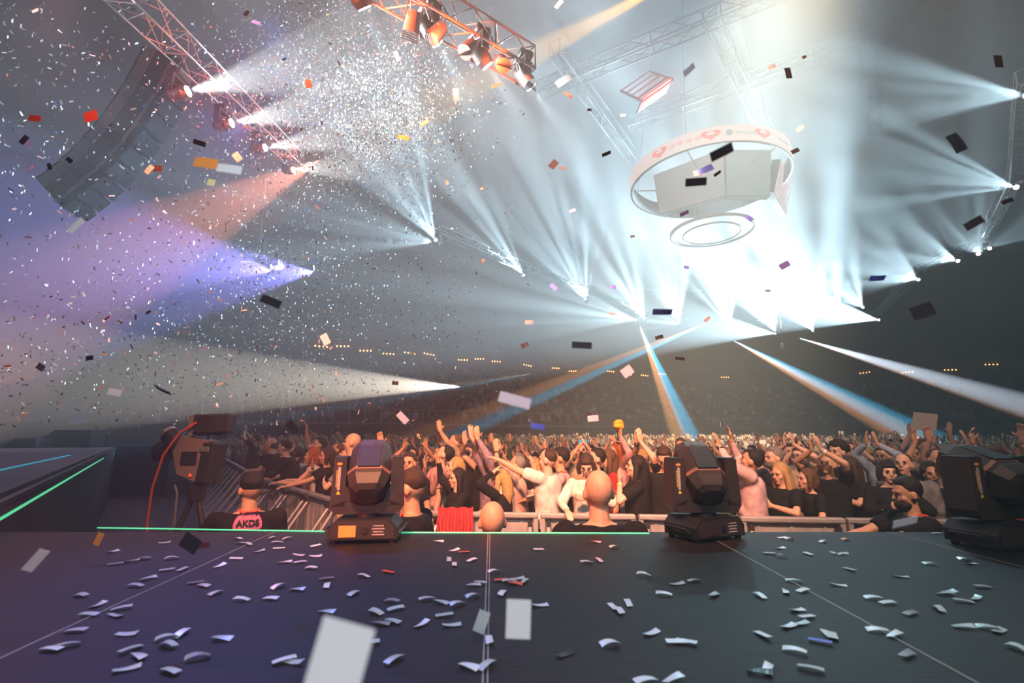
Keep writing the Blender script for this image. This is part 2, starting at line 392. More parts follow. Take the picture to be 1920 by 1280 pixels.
st = MB().box((1, (EDGE - 8) / 2, -.02), (26, EDGE + 8, .04)).build('floor_stage', boards); tag(st, kind='structure')
MB().box((1, EDGE - .02, -.77), (26, .04, 1.46)).build('trim_stage_skirt', mat('stage_skirt', (.015, .015, .016), .9)); tag(bpy.data.objects['trim_stage_skirt'], kind='structure')
seam = mat('seam_metal', (.42, .38, .36), .45, .2, noise=.3, nscale=10)
def seam_line(a, b, w, k):
    a, b = V((a.x, a.y, 0)), V((b.x, b.y, 0)); d = b - a; mbx = MB()
    mbx.box(((a + b) / 2) + V((0, 0, .0008)), (w, d.length, .0016), (0, 0, math.atan2(-d.x, d.y)))
    o = mbx.build('trim_%d' % k, seam); tag(o, kind='structure')
def ext(a, b, y0, y1):
    d = b - a; return a + d * ((y0 - a.y) / d.y), a + d * ((y1 - a.y) / d.y)
for k, (p, q, ws) in enumerate([((915, 1001), (905, 1278), (.0035,)), ((500, 1004), (0, 1234), (.004,)), ((1385, 1036), (1828, 1278), (.005,)), ((1690, 1004), (1915, 1062), (.003,))]):
    a, b = ext(at_z(*p, 0), at_z(*q, 0), EDGE, .7)
    seam_line(a, b, ws[0], 2 * k + 1)
    if k == 0: seam_line(a + V((.011, 0, 0)), b + V((.011, 0, 0)), .003, 2)
green = mat('green_glow', (.1, .9, .5), .4, emit=(.12, .85, .40), estr=.85)  # thin emissive green lines along stage and catwalk
def glow_line(a, b, r, label):
    o = MB().tube(a, b, r, n=6).build('glow_strip', green); tag(o, label, 'light strip'); return o
glow_line(at_z(183, 989, .004), at_z(612, 996, .004), .0042, 'thin green glowing line along the stage edge, left of the left moving light')
glow_line(at_z(752, 998, .004), at_z(1217, 999.5, .004), .0042, 'thin green glowing line along the stage edge between the two moving lights')
# raised catwalk on the left
HT = .55 - .36
a = at_z(0, 935, HT); bfar = V((-9.9, 12.0, HT)); bfar = at_z(217, 838, HT)
d = (bfar - a).normalized(); nrm = V((-d.y, d.x, 0)); a0 = a - d * 4.0
deck = mat('catwalk_top', (.07, .062, .058), .5, noise=.25, nscale=4, bump=.1)
cw = MB(); w_ = 9.0
pl = [a0, bfar, bfar + nrm * w_, a0 + nrm * w_]
lip = .10
cw.add([(p.x, p.y, FLOOR) for p in pl] + [(p.x, p.y, HT - lip) for p in pl], [(0, 1, 5, 4), (1, 2, 6, 5), (2, 3, 7, 6), (3, 0, 4, 7), (0, 3, 2, 1), (4, 5, 6, 7)])
cwo = cw.build('catwalk', mat('catwalk_skirt', (.006, .007, .012), .8, noise=.2)); tag(cwo, 'black skirted raised catwalk running out from the stage on the left', 'catwalk')
cw = MB(); i_ = .05
pl2 = [a0 - nrm * -.06, bfar + nrm * .06, bfar + nrm * w_, a0 + nrm * w_]
cw.add([(p.x, p.y, HT - lip) for p in pl2] + [(p.x, p.y, HT) for p in pl2], [(0, 1, 5, 4), (1, 2, 6, 5), (2, 3, 7, 6), (3, 0, 4, 7), (0, 3, 2, 1), (4, 5, 6, 7)])
o = cw.build('deck', deck, cwo); o['label'] = 'grey brown catwalk top'
o = MB().path([a0 - nrm * .012 + V((0, 0, -.02)), bfar - nrm * .012 + V((0, 0, -.02))], .022, 5).build('edge_tube', black, cwo)
g0 = a - d * 1.0 + V((0, 0, -.115)); g1 = a.lerp(bfar, .62) + V((0, 0, -.115))
glow_line(g0 - nrm * .012, g1 - nrm * .012, .009, 'green glowing line along the edge of the raised catwalk')
cyan = mat('cyan_tape_light', (.1, .6, .8), .4, emit=(.02, .34, .45), estr=.7)
o = MB().tube(at_z(-60, 894, HT + .01), at_z(132, 853, HT + .01), .010, n=5).build('glow_strip', cyan); tag(o, 'thin cyan light strip lying on top of the catwalk', 'light strip')
glow_line(at_z(14, 838, HT + .02), at_z(52, 829, HT + .02), .012, 'short green glowing line at the far end of the catwalk top')
# dark blue riser wall beyond the catwalk and wedge monitors on it
navy = mat('navy_skirt', (.012, .028, .05), .8, noise=.15, nscale=2)
y2 = bfar.y + 2.2
pA = at_z(214, 836, .30); rb = MB()
PA, PB = V((at_y(150, 836, y2).x, y2)), V((at_y(322, 836, y2).x, y2))
rb.prism([(PA[0], FLOOR), (PB[0], FLOOR), (PB[0], at_y(322, 834, y2).z), (PA[0], at_y(214, 836, y2).z)], y2, y2 + 3)
tag(rb.build('riser', navy), 'dark navy skirted riser between the catwalk end and the camera tripod', 'riser')
for (x0, x1, yt, yb, lab) in ((112, 186, 806, 834, 'dark blue wedge monitor cabinet standing at the far end of the catwalk'), (40, 84, 822, 836, 'low black wedge monitor lying on the catwalk top, left of the blue cabinet')):
    yy = bfar.y + .3 if x0 > 100 else bfar.y - .6
    p0, p1 = at_y(x0, yb, yy), at_y(x1, yt, yy); ww = p1.x - p0.x; hh = p1.z - HT
    wd = empty('wedge_monitor', (p0.x + ww / 2, yy, HT), label=lab, cat='speaker')
    MB().prism([(-ww / 2 - hh * 1.4, 0), (ww / 2, 0), (ww / 2, hh), (-ww / 2, hh)], -.25, .25).build('cabinet', navy, wd)
    MB().box((.02, -.262, hh / 2), (ww * .86, .02, hh * .8)).build('grille', mat('grille_cloth', (.02, .03, .045), .9, noise=.4, nscale=60), wd)
# ------------------------------------------------------------------ crowd barrier: straight in front of the stage, running away on the left
RAILZ = FLOOR + 1.18
RP = [at_z(x, y, RAILZ) for (x, y) in [(427, 861), (498, 899), (633, 935), (735, 956), (895, 960), (1050, 961), (1500, 969), (1700, 972), (1990, 976)]]
d0 = (RP[0] - RP[1]).normalized(); RP = [RP[0] + d0 * 16] + RP
RPa = np.array([[p.x, p.y] for p in RP])
def rail_y(x): return float(np.interp(x, RPa[:, 0], RPa[:, 1]))
bar_m = mat('barrier_aluminium', (.52, .52, .54), .45, .55, noise=.15, nscale=6)
panel_m = mat('barrier_panel', (.42, .42, .44), .55, .35, noise=.25, nscale=5)
bproto = None
cumr = np.r_[0, np.cumsum(np.linalg.norm(np.diff(RPa, axis=0), axis=1))]
def on_rail(s): return V((np.interp(s, cumr, RPa[:, 0]), np.interp(s, cumr, RPa[:, 1]), FLOOR))
s_ = 1.0; nb = 0
while s_ < cumr[-1] - 1.1:
    a, b_ = on_rail(s_), on_rail(s_ + 1.08)
    if bproto is None:
        bproto = empty('crowd_barrier', (0, 0, 0)); Hh = 1.18
        MB().box((0, 0, Hh - .03), (1.06, .09, .06), bev=.015).build('top_rail', bar_m, bproto)
        pm = MB().box((0, .03, .58), (1.02, .012, 1.06))
        for x in (-.34, 0, .34): pm.box((x, .02, .58), (.03, .012, 1.06))
        pm.build('panel', panel_m, bproto)
        for s in (-1, 1): MB().box((.505 * s, 0, .58), (.05, .06, 1.12)).build('post', bar_m, bproto)
        for s in (-1, 1): MB().tube((.44 * s, -.02, 1.08), (.44 * s, -.72, .05), .022, n=8).build('strut', bar_m, bproto)
        MB().box((0, -.36, .025), (1.04, .80, .02)).box((0, .45, .025), (1.04, .8, .02)).build('foot_plate', panel_m, bproto)
        for s in (-1, 1): MB().box((.44 * s, -.05, 1.07), (.05, .06, .05)).build('clamp', black, bproto)
        learn(bproto); o = bproto
    else: o = copy_tree(bproto)
    m_ = (a + b_) / 2; o.location = m_; o.rotation_euler = (0, 0, math.atan2(b_.y - a.y, b_.x - a.x))
    px = 960 + F * m_.x / m_.y
    tag(o, 'grey metal crowd barrier ' + ('with slanted struts, behind the tripod camera' if px < 560 else 'behind the left moving light' if px < 760 else 'between the two moving lights' if px < 1240 else 'right of the right moving light'), 'crowd barrier', 'crowd barrier sections ' + ('on the left arm' if px < 560 else 'near the left moving light' if px < 760 else 'between the moving lights' if px < 1240 else 'on the right'))
    s_ += 1.09; nb += 1
# ------------------------------------------------------------------ trusses
def truss(name, a, b, w, h, m, label, cat='truss', group=None, step=None, r=.025, gusset=True):
    a, b = V(a), V(b); d = b - a; Ln = d.length; x, y, z = frame_of(d)
    x = V((0, 0, 1)).cross(z).normalized(); y = z.cross(x)
    root = empty(name, a, label=label, cat=cat, group=group)
    C = [(-w / 2, -h / 2), (w / 2, -h / 2), (w / 2, h / 2), (-w / 2, h / 2)]
    P = lambda i, s: x * C[i % 4][0] + y * C[i % 4][1] + z * s
    for i in range(4): MB().tube(P(i, 0), P(i, Ln), r, n=6).build('chord', m, root)
    step = step or w; n = max(2, int(Ln / step)); mb = MB()
    for k in range(n):
        s0, s1 = Ln * k / n, Ln * (k + 1) / n
        for i in range(4):
            if k % 2: mb.tube(P(i, s0), P(i + 1, s1), r * .55, n=4, caps=False)
            else: mb.tube(P(i + 1, s0), P(i, s1), r * .55, n=4, caps=False)
        if k % 3 == 0:
            for i in range(4): mb.tube(P(i, s0), P(i + 1, s0), r * .6, n=4, caps=False)
    for i in range(4): mb.tube(P(i, Ln), P(i + 1, Ln), r * .6, n=4, caps=False)
    mb.build('bracing', m, root)
    return root
# small moving head for the trusses, its lens looks down -Z of the head
def head_proto(lensm):
    r_ = empty('moving_spotlight', (0, 0, 0))
    MB().box((0, 0, .34), (.30, .24, .12), bev=.02).box((0, 0, .42), (.10, .1, .06)).build('base', black, r_)
    y = MB().box((0, 0, .26), (.36, .12, .04)); y.box((-.17, 0, .12), (.04, .12, .30), bev=.01); y.box((.17, 0, .12), (.04, .12, .30), bev=.01); y.build('yoke', black, r_)
    h = MB(); h.tube((0, 0, .16), (0, 0, .08), .08, .12, n=12); h.tube((0, 0, .08), (0, 0, -.12), .12, .13, n=12); h.tube((0, 0, -.12), (0, 0, -.20), .13, .10, n=12)
    hd = h.build('head', darkplastic, r_, smooth=True)
    MB().tube((0, 0, -.20), (0, 0, -.215), .085, n=14).build('lens', lensm, hd)
    return learn(r_)
HP = None
def place_head(p, t, label, group=None, s=1.0, lensm=None):
    global HP
    if HP is None: HP = head_proto(lens_on); o = HP; hd = [c for c in KID[o.name] if c.name.startswith('head')][0]
    else: o = copy_tree(HP); hd = [c for c in kids(o) if c.name.startswith('head')][0]
    o.location = p; o.scale = (s, s, s); d = (V(t) - V(p)).normalized()
    yaw = math.atan2(d.y, d.x) + PI / 2; o.rotation_euler = (0, 0, yaw)
    loc = Matrix.Rotation(-yaw, 3, 'Z') @ d
    hd.rotation_euler = loc.to_track_quat('-Z', 'Y').to_euler()
    if lensm:
        ln = kids(hd)[0]; ln.material_slots[0].link = 'OBJECT'; ln.material_slots[0].material = lensm
    return tag(o, label, 'stage light', group)
seen = {}
for (lp, (aim, ang, pw, gb)) in BEAMS:
    if lp in seen: continue
    seen[lp] = 1; p = lamp_pos(*lp)
    x = lp[0]
    lab = ('white moving light whose beams cross the confetti, leftmost on the oval truss' if x < 900 else
           'white moving light on the oval truss, between the leftmost one and the bright middle cluster' if x < 1050 else
           'white moving light left of the small black fixture row where the oval truss turns' if x < 1150 else
           'white moving light in the glaring row of beams under the scoreboard' if x < 1600 else
           'white moving light at the right end of the glaring row' if x < 1760 else
           'white moving light high on the right side of the oval truss')
    place_head(p, at_y(*aim), lab, 'moving lights of one stretch of the oval truss, ' + ('left' if x < 1150 else 'middle' if x < 1600 else 'turn' if x < 1760 else 'right') if x > 1150 else None)
pts = sorted({lp for (lp, _) in BEAMS}, key=lambda q: q[0])
nodes = [lamp_pos(*q) + V((0, 0, .62)) for q in [(820, 455), (985, 520), (1100, 565), (1210, 600), (1370, 615), (1525, 622), (1650, 600), (1725, 525), (1800, 490), (1850, 468), (1912, 352), (1935, 178)]]
grey_truss = mat('truss_aluminium', (.10, .105, .11), .5, .2)
where = ['from its left end to the second moving light', 'left of the bright turn', 'at the left turn', 'left of the middle', 'under the scoreboard', 'right of the middle', 'at the right turn', 'rising on the right', 'on the right beside the dark wall', 'high on the right', 'at the right picture edge']
for k in range(len(nodes) - 1):
    truss('truss', nodes[k], nodes[k + 1], .4, .4, grey_truss, 'hazy section of the oval lighting truss, ' + where[k])
# orange lit truss top centre, seen from below, six white heads
otr = mat('truss_orange_side', (.34, .30, .28), .5, .3)
A, B_ = at_y(620, -95, 7.3), at_y(988, 122, 10.2)
truss('truss', A, B_, .62, .62, otr, 'big box truss glowing orange above the confetti burst, with white lights below', r=.032, step=.55)
for k, (q, dep, aim) in enumerate([((686, 20), 7.8, (760, 190, 9)), ((822, 85), 8.9, (895, 210, 9.6)), ((916, 127), 9.6, (1000, 250, 10.4)), ((998, 166), 10.3, (1100, 300, 11))]):
    p = at_y(*q, dep); t = at_y(*aim); d = (t - p).normalized()
    place_head(p - d * .35, t, 'white moving light hanging under the big orange truss, ' + ['nearest the top edge of the picture', 'second from the top edge', 'third from the top edge', 'lowest, just past the truss end'][k], s=1.5)
    spot(p - d * .3 + V((-.9, -1.2, -.7)), p + V((0, 0, .9)), 80, 900, (1, .12, .03), blend=.8, size=.1)
# floods (par cans) clamped on the orange truss
pf = None
for k, f_ in enumerate([.30, .44, .60, .76, .88]):
    if pf is None:
        pf = empty('flood_light', (0, 0, 0)); MB().tube((0, 0, -.05), (0, .1, -.42), .13, .17, n=12).build('can', mat('orange_lit_can', (.22, .19, .18), .5, .3), pf, smooth=True)
        MB().tube((-.17, 0, -.2), (-.15, 0, .1), .015, n=4).tube((.17, 0, -.2), (.15, 0, .1), .015, n=4).tube((-.15, 0, .1), (.15, 0, .1), .015, n=4).build('bracket', alu, pf)
        mb = MB()
        for j in range(4): mb.box((0, .1 + .02 * j, -.44 - .035 * j), (.34, .02, .012))
        mb.build('barn_door', black, pf); learn(pf); o = pf
    else: o = copy_tree(pf)
    o.location = A.lerp(B_, f_) + V((.28, 0, -.42)); o.rotation_euler = (.3, .2 * math.sin(k * 2), .5 + k)
    tag(o, 'silver flood can clamped under the big orange truss, ' + ['closest to the top edge', 'second down from the top edge', 'third down, at the truss middle', 'fourth down, near the end', 'fifth down, at the very end'][k], 'flood light')
# left truss: three pale chords with orange lit fixtures
A2, B2 = at_y(225, -22, 7.6), at_y(556, 300, 17.5)
truss('truss', A2, B2, .55, .5, otr, 'long thin truss running down across the dark upper left toward the confetti', r=.022, step=.6)
for k, (q, dep, aim) in enumerate([((357, 170), 9.3, (720, 90, 9.3)), ((438, 230), 11.4, (760, 170, 11)), ((500, 276), 13.9, (800, 230, 13)), ((552, 318), 17, (860, 300, 15))]):
    p = at_y(*q, dep); t = at_y(*aim); d = (t - p).normalized()
    place_head(p - d * .32, t, 'white moving light below the long left truss, ' + ['the highest, brightest wedge', 'second wedge down the truss', 'third wedge down the truss', 'lowest, at the truss end'][k], s=1.3)
    spot(p + V((.9, -1.0, -.9)), p + V((0, .3, .7)), 90, 700, (1, .12, .05), blend=.8, size=.1)
# small truss above the violet lamps with its hang bridle
A3, B3 = at_y(455, 486, 24), at_y(655, 487, 24.5)
truss('truss', A3, B3, .38, .38, grey_truss, 'short horizontal truss in the violet light, hung on thin cables', r=.03, step=.4)
for k, (q, nm) in enumerate([((510, 508), 'dimmer violet lamp under the short horizontal truss'), ((590, 510), 'bright violet lamp under the right half of the short horizontal truss')]):
    p = at_y(*q, 24); place_head(p + V((.3, 0, .25)), at_y(300, 515, 21), nm, s=1.6, lensm=lens_violet)
    ln = MB().ell((0, 0, 0), (.16, .16, .16), 10, 8)
top_ = at_y(492, 330, 24); mb = MB()
for x in (478, 486, 498, 505): mb.tube(at_y(x, 484, 24), at_y(490, 430, 24), .018, n=4)
mb.tube(at_y(490, 430, 24), at_y(497, 340, 24) + V((0, 0, 6)), .02, n=4)
tag(mb.build('hoist_cable', steel), 'thin cable bridle holding up the short horizontal truss in violet light', 'cable')
for (q, dep) in (((1462, 540), 28),):
    p = at_y(*q, dep); o = MB().tube(at_y(1458, 560, dep), at_y(1467, 640, dep), .02, n=4).ell(at_y(1467, 648, dep), (.12, .12, .2), 8, 6).build('hanging_microphone', steel)
    tag(o, 'small microphone hanging on a thin cable below the middle beams', 'microphone')

# ------------------------------------------------------------------ roof beams and service catwalk
for k, (p, q) in enumerate([((1040, 90, 20), (1190, 300, 34)), ((1330, 30, 20), (1440, 250, 36)), ((1620, 20, 20), (1640, 240, 38)), ((1010, 170, 26), (1560, -60, 24)), ((1180, 230, 30), (1850, -10, 28))]):
    a, b = at_y(*p), at_y(*q); a.z = b.z = 23.5 if k < 3 else 22.8
    a = at_z(p[0], p[1], 22.5); b = at_z(q[0], q[1], 22.5)
    truss('roof_truss', a, b, .7, .9, mat('roof_steel', (.05, .055, .06), .8, 0), 'faint roof truss in teal haze, ' + ['left of the red walkway', 'behind the red walkway', 'high in the right part', 'crossing in front of the red walkway', 'long diagonal one above the scoreboard'][k], r=.05, step=1.2)
red = mat('red_lit_steel', (.16, .08, .06), .7)  # red of the lamplight put into the steel colour
ga, gb_ = at_y(1205, 190, 22), at_y(1262, 150, 22)
sw = empty('service_walkway', ga, label='small steel service walkway lit red under the roof above the scoreboard', cat='walkway')
ux = (gb_ - ga); nn = 5; mb = MB()
for k in range(5): o0 = V((-.15 * k, .5 * k, .55 * k)); mb.tube(o0, ux + o0, .05, n=4)
mb.build('crossbar', red, sw)
MB().tube((0, 0, 0), (-.6, 2, 2.2), .07, n=4).tube(ux, ux + V((-.6, 2, 2.2)), .07, n=4).build('side_rail', red, sw)
MB().box(ux / 2 + V((0, .6, .2)), (ux.length, 1.2, .08), (0, -math.atan2(ux.z, ux.x), 0)).build('grating', red, sw)
spot(ga + V((.5, -2.0, -1.0)), ga + ux / 2 + V((0, .5, .8)), 70, 3500, (1, .10, .05), blend=.7, size=.1)

# ------------------------------------------------------------------ scoreboard
ZR = 13.5
q1, q2, q3 = at_z(1183, 364, ZR), at_z(1378, 252, ZR), at_z(1487, 290, ZR)
def circ(a, b, c):
    ax, ay, bx, by, cx, cy_ = a.x, a.y, b.x, b.y, c.x, c.y
    d = 2 * (ax * (by - cy_) + bx * (cy_ - ay) + cx * (ay - by))
    ux = ((ax * ax + ay * ay) * (by - cy_) + (bx * bx + by * by) * (cy_ - ay) + (cx * cx + cy_ * cy_) * (ay - by)) / d
    uy = ((ax * ax + ay * ay) * (cx - bx) + (bx * bx + by * by) * (ax - cx) + (cx * cx + cy_ * cy_) * (bx - ax)) / d
    return V((ux, uy, 0)), math.hypot(ax - ux, ay - uy)
RC, RR = circ(q1, q2, q3)
print('ring', RC, RR)
sb = empty('scoreboard', (RC.x, RC.y, ZR - 4), label='round arena scoreboard with a white advertising ring and hanging screens, in glare', cat='scoreboard')
def band(r, z0, z1, m, name, thick=.15, n=64, a0=0, a1=2 * PI, midx=None):
    v = []
    for i in range(n + 1):
        t_ = a0 + (a1 - a0) * i / n; c, s_ = math.cos(t_), math.sin(t_)
        v += [(r * c, r * s_, z0), (r * c, r * s_, z1), ((r - thick) * c, (r - thick) * s_, z1), ((r - thick) * c, (r - thick) * s_, z0)]
    f = [(i * 4 + j, i * 4 + (j + 1) % 4, i * 4 + 4 + (j + 1) % 4, i * 4 + 4 + j) for i in range(n) for j in range(4)]
    return npmesh(name, np.array(v), np.array(f), m, midx, parent=sb)
ringm = mat('led_ring_white', (.06, .05, .05), .5, emit=(1, .80, .78), estr=.85)
heart = mat('led_red', (.5, .05, .05), .5, emit=(1, .16, .12), estr=.9)
greytxt = mat('led_grey', (.3, .35, .36), .5, emit=(.45, .58, .60), estr=.5)
rg = band(RR, 3.72, 4.5, [ringm, mat('ring_back', (.12, .13, .14), .7)], 'advertising_ring', midx=np.array([0 if j == 0 else 1 for i in range(64) for j in range(4)]))
def on_ring(px, py):
    p = at_z(px, py, ZR); return math.atan2(p.y - RC.y, p.x - RC.x)
def curved(mb2, ang, zc, sc_):
    """wrap a flat drawing (x along, y up) round the ring"""
    out = MB(); out.f = mb2.f; out.m = mb2.m
    for (x, y, z) in mb2.v:
        t_ = ang + x * sc_ / RR; r = RR + .02 + z; out.v.append((r * math.cos(t_), r * math.sin(t_), zc + y * sc_))
    return out
def heart_shape(mbx, k=1.0, z=0):
    pts = []
    for i in range(28):
        t_ = 2 * PI * i / 28; pts.append((.062 * 16 * math.sin(t_) ** 3 * k * 1.25, .05 * (13 * math.cos(t_) - 5 * math.cos(2 * t_) - 2 * math.cos(3 * t_) - math.cos(4 * t_)) * k))
    return mbx.add([(p[0], p[1], z) for p in pts], [tuple(range(28))])
for (px, py) in ((1252, 299), (1332, 268), (1427, 258)):
    an = on_ring(px, py); curved(heart_shape(MB(), 1), an, 4.12, .34).build('heart', heart, rg)
    inner = MB().add([(-.5, -.02, .015), (.5, -.02, .015), (.5, .34, .015), (-.5, .34, .015)], [(0, 1, 2, 3)]); curved(inner, an, 4.12, .34).build('heart_panel', ringm, rg)
def ring_text(s, px, py, size, m):
    cu = bpy.data.curves.new('t', 'FONT'); cu.body = s; cu.size = size; cu.align_x = 'CENTER'; cu.align_y = 'CENTER'; cu.extrude = .004
    ob = bpy.data.objects.new('t', cu); COL.objects.link(ob); dg = bpy.context.evaluated_depsgraph_get()
    me = bpy.data.meshes.new_from_object(ob.evaluated_get(dg)); bpy.data.objects.remove(ob)
    mb2 = MB(); mb2.add([tuple(v.co) for v in me.vertices], [tuple(p.vertices) for p in me.polygons])
    return curved(mb2, on_ring(px, py), 4.1, 1.0).build('lettering', m, rg)
ring_text('infopulse', 1396, 256, .27, greytxt); ring_text('infopulse', 1466, 270, .27, greytxt); blush = mat('led_blush', (.1, .05, .05), .5, emit=(1, .60, .55), estr=.8)
for k in range(4): curved(MB().prism([(.16 * math.cos(i * PI / 6) + .04 * k, .11 * math.sin(i * PI / 6) + .03 * math.sin(k * 2)) for i in range(12)], 0, .02, 'z'), on_ring(1272 + 12 * k, 290 - 4 * k), 4.1, 1).build('pale_mark', blush, rg)
curved(MB().prism([(.15 * math.cos(i * PI / 6), .15 * math.sin(i * PI / 6)) for i in range(12)], 0, .02, 'z'), on_ring(1366, 256), 4.1, 1).build('round_mark', greytxt, rg)
# screens
scr_grey = mat('screen_grey', (.03, .03, .03), .4, emit=(.60, .60, .66), estr=.42)
scr_teal = mat('screen_teal', (.03, .03, .03), .4, emit=(.42, .58, .58), estr=.42)
scr_pic = mat('screen_picture', (.03, .03, .03), .4, emit=(1, .55, .64), estr=.6)
# picture on the right screen: pink with pale streaks
t = scr_pic.node_tree; b = t.nodes['Principled BSDF']; tcx = t.nodes.new('ShaderNodeTexCoord'); nz = t.nodes.new('ShaderNodeTexNoise'); nz.inputs['Scale'].default_value = 2.4; nz.inputs['Detail'].default_value = 6
crx = t.nodes.new('ShaderNodeValToRGB'); crx.color_ramp.elements[0].position = .4; crx.color_ramp.elements[0].color = (.85, .42, .50, 1); crx.color_ramp.elements[1].position = .6; crx.color_ramp.elements[1].color = (1, .93, .95, 1)
t.links.new(tcx.outputs['Object'], nz.inputs['Vector']); t.links.new(nz.outputs[0], crx.inputs[0]); t.links.new(crx.outputs[0], b.inputs['Emission Color'])
def screen(corners, depth, m, nm):
    """a flat screen box through four image corners at its own distance"""
    base = V((RC.x, RC.y, ZR - 4)); f4 = [at_y(x, y, dd) - base for ((x, y), dd) in zip(corners, depth)]
    nrm_ = (f4[1] - f4[0]).cross(f4[3] - f4[0]).normalized(); nrm_ = nrm_ if nrm_.y > 0 else -nrm_
    case = MB().add(f4 + [p + nrm_ * .35 for p in f4], [(0, 1, 2, 3), (7, 6, 5, 4), (0, 4, 5, 1), (1, 5, 6, 2), (2, 6, 7, 3), (3, 7, 4, 0)])
    o = case.build('screen_case', black, sb); c = sum(f4, V()) / 4
    MB().add([c + (p - c) * .985 - nrm_ * .02 for p in f4], [(0, 1, 2, 3)]).build('screen_face', m, o)
dm = RC.y - RR * .55
screen([(1226, 328), (1357, 278), (1361, 367), (1236, 402)], [dm + 3.0, dm + .3, dm + .3, dm + 3.0], scr_grey, 'a')
screen([(1361, 281), (1446, 281), (1444, 368), (1361, 367)], [dm + .3, dm + .2, dm + .2, dm + .3], scr_teal, 'b')
screen([(1463, 298), (1484, 345), (1474, 404), (1450, 360)], [dm + .6, dm + 4.0, dm + 4.0, dm + .6], scr_pic, 'c')
bandm = mat('scoreboard_frame', (.6, .63, .65), .6)
band(RR * .52, 1.1, 1.22, bandm, 'lower_ring', .12); band(RR * .36, 1.0, 1.08, bandm, 'inner_ring', .08)
mb = MB()
for k in range(5):
    t_ = 2 * PI * k / 5 + .3; c, s_ = math.cos(t_), math.sin(t_)
    mb.tube((RR * .5 * c, RR * .5 * s_, 1.1), (RR * .5 * c, RR * .5 * s_, 3.8), .008, n=4); mb.tube((RR * .5 * c, RR * .5 * s_, 3.8), (RR * .9 * c, RR * .9 * s_, 4), .03, n=4); mb.tube((RR * .9 * c, RR * .9 * s_, 4), (RR * .6 * c, RR * .6 * s_, 13), .010, n=4)
tag(mb.build('hanger', bandm, sb))

# ------------------------------------------------------------------ line array of loudspeakers, upper left
path = [(322, 120), (307, 150), (291, 180), (273, 210), (253, 240), (232, 268), (209, 294), (186, 318), (162, 340), (138, 360), (116, 376)]
lam = mat('speaker_black', (.008, .011, .018), .9, noise=.1, spec=.05)
proto = None; words_ = ['top', 'second', 'third', 'fourth', 'fifth', 'sixth', 'seventh', 'eighth', 'ninth', 'tenth']
for k in range(10):
    dep = 11.5; p = at_y(*path[k], dep); q = at_y(*path[k + 1], dep)
    if proto is None:
        proto = empty('line_array_speaker', (0, 0, 0))
        MB().prism([(-.50, -.19), (.50, -.17), (.50, .17), (-.50, .19)], -.42, .42).build('cabinet', lam, proto)
        MB().box((.51, 0, 0), (.02, .8, .30)).build('grille', mat('speaker_grille', (.010, .014, .022), .9, spec=.05, noise=.5, nscale=80), proto)
        MB().box((-.3, -.43, 0), (.25, .03, .36)).build('rigging_plate', steel, proto); MB().box((.3, -.43, 0), (.06, .03, .40)).build('rigging_arm', steel, proto)
        learn(proto); o = proto
    else: o = copy_tree(proto)
    d = q - p; o.location = (p + q) / 2; an = math.atan2(d.z, d.x)
    o.rotation_euler = (0, -(an + PI / 2), .12); ls = d.length / .37; o.scale = (1.05, 1, ls)
    tag(o, 'black line array loudspeaker cabinet in the upper left curve, ' + (words_[k] if k else 'top') + ' from top' if k else 'black line array loudspeaker cabinet in the upper left curve, topmost', 'loudspeaker', 'line array cabinets hanging at the upper left')
mb = MB()
for (x, y) in ((152, 300), (172, 265), (186, 215)): mb.tube(at_y(112, 345, 11.2) if x == 152 else at_y(x - 20, y + 38, 11.2), at_y(x, y, 11.2), .012, n=4)
mb.tube(at_y(172, 263, 11.2), at_y(195, 252, 11.2), .015, n=4)
tag(mb.build('speaker_cable', steel), 'loose pale cables running up the back of the line array', 'cable')
# ------------------------------------------------------------------ people
skin = mat('skin', (.62, .38, .27), .5, noise=.08, nscale=9, objcol=True)
cloth = mat('cloth', (.1, .1, .1), .85, noise=.22, nscale=14, bump=.5, bscale=22, objcol=True, spec=.15)
hairm = mat('hair', (.03, .02, .02), .55, spec=.3, noise=.35, nscale=40, bump=.6, bscale=60, objcol=True, stretch=(4, 4, .6))
jeans = mat('jeans', (.03, .04, .07), .85, noise=.3, nscale=10)
shoe = mat('shoe_leather', (.03, .025, .02), .6)
eyem = mat('dark_eye', (.02, .014, .012), .25)
lipm = mat('lips', (.42, .15, .12), .5)
SKINS = [(.62, .37, .26), (.68, .42, .31), (.58, .34, .23), (.70, .46, .35), (.52, .30, .20)]
HAIRC = {'black': (.012, .010, .010), 'dark brown': (.045, .026, .018), 'brown': (.12, .065, .035), 'blond': (.48, .32, .14), 'grey': (.22, .21, .20), 'reddish': (.35, .10, .03)}
TOPC = {'black': (.012, .012, .014), 'white': (.70, .68, .67), 'grey': (.20, .20, .21), 'navy': (.02, .03, .07), 'red': (.38, .03, .03), 'beige': (.45, .36, .26), 'blue': (.33, .42, .55), 'pink': (.62, .36, .40), 'green': (.05, .13, .08), 'plaid': (.30, .24, .34)}

def remeshed(mb, voxel, smooth=2, name='m', dec=None):
    me = bpy.data.meshes.new(name); me.from_pydata(mb.v, [], mb.f); o = bpy.data.objects.new(name, me); COL.objects.link(o)
    r = o.modifiers.new('r', 'REMESH'); r.mode = 'VOXEL'; r.voxel_size = voxel; r.use_smooth_shade = True
    if smooth: s = o.modifiers.new('s', 'SMOOTH'); s.factor = .5; s.iterations = smooth
    if dec: q = o.modifiers.new('d', 'DECIMATE'); q.ratio = dec
    dg = bpy.context.evaluated_depsgraph_get(); out = bpy.data.meshes.new_from_object(o.evaluated_get(dg))
    bpy.data.objects.remove(o); bpy.data.meshes.remove(me); out.name = name
    out.polygons.foreach_set('use_smooth', np.ones(len(out.polygons), bool))
    return out

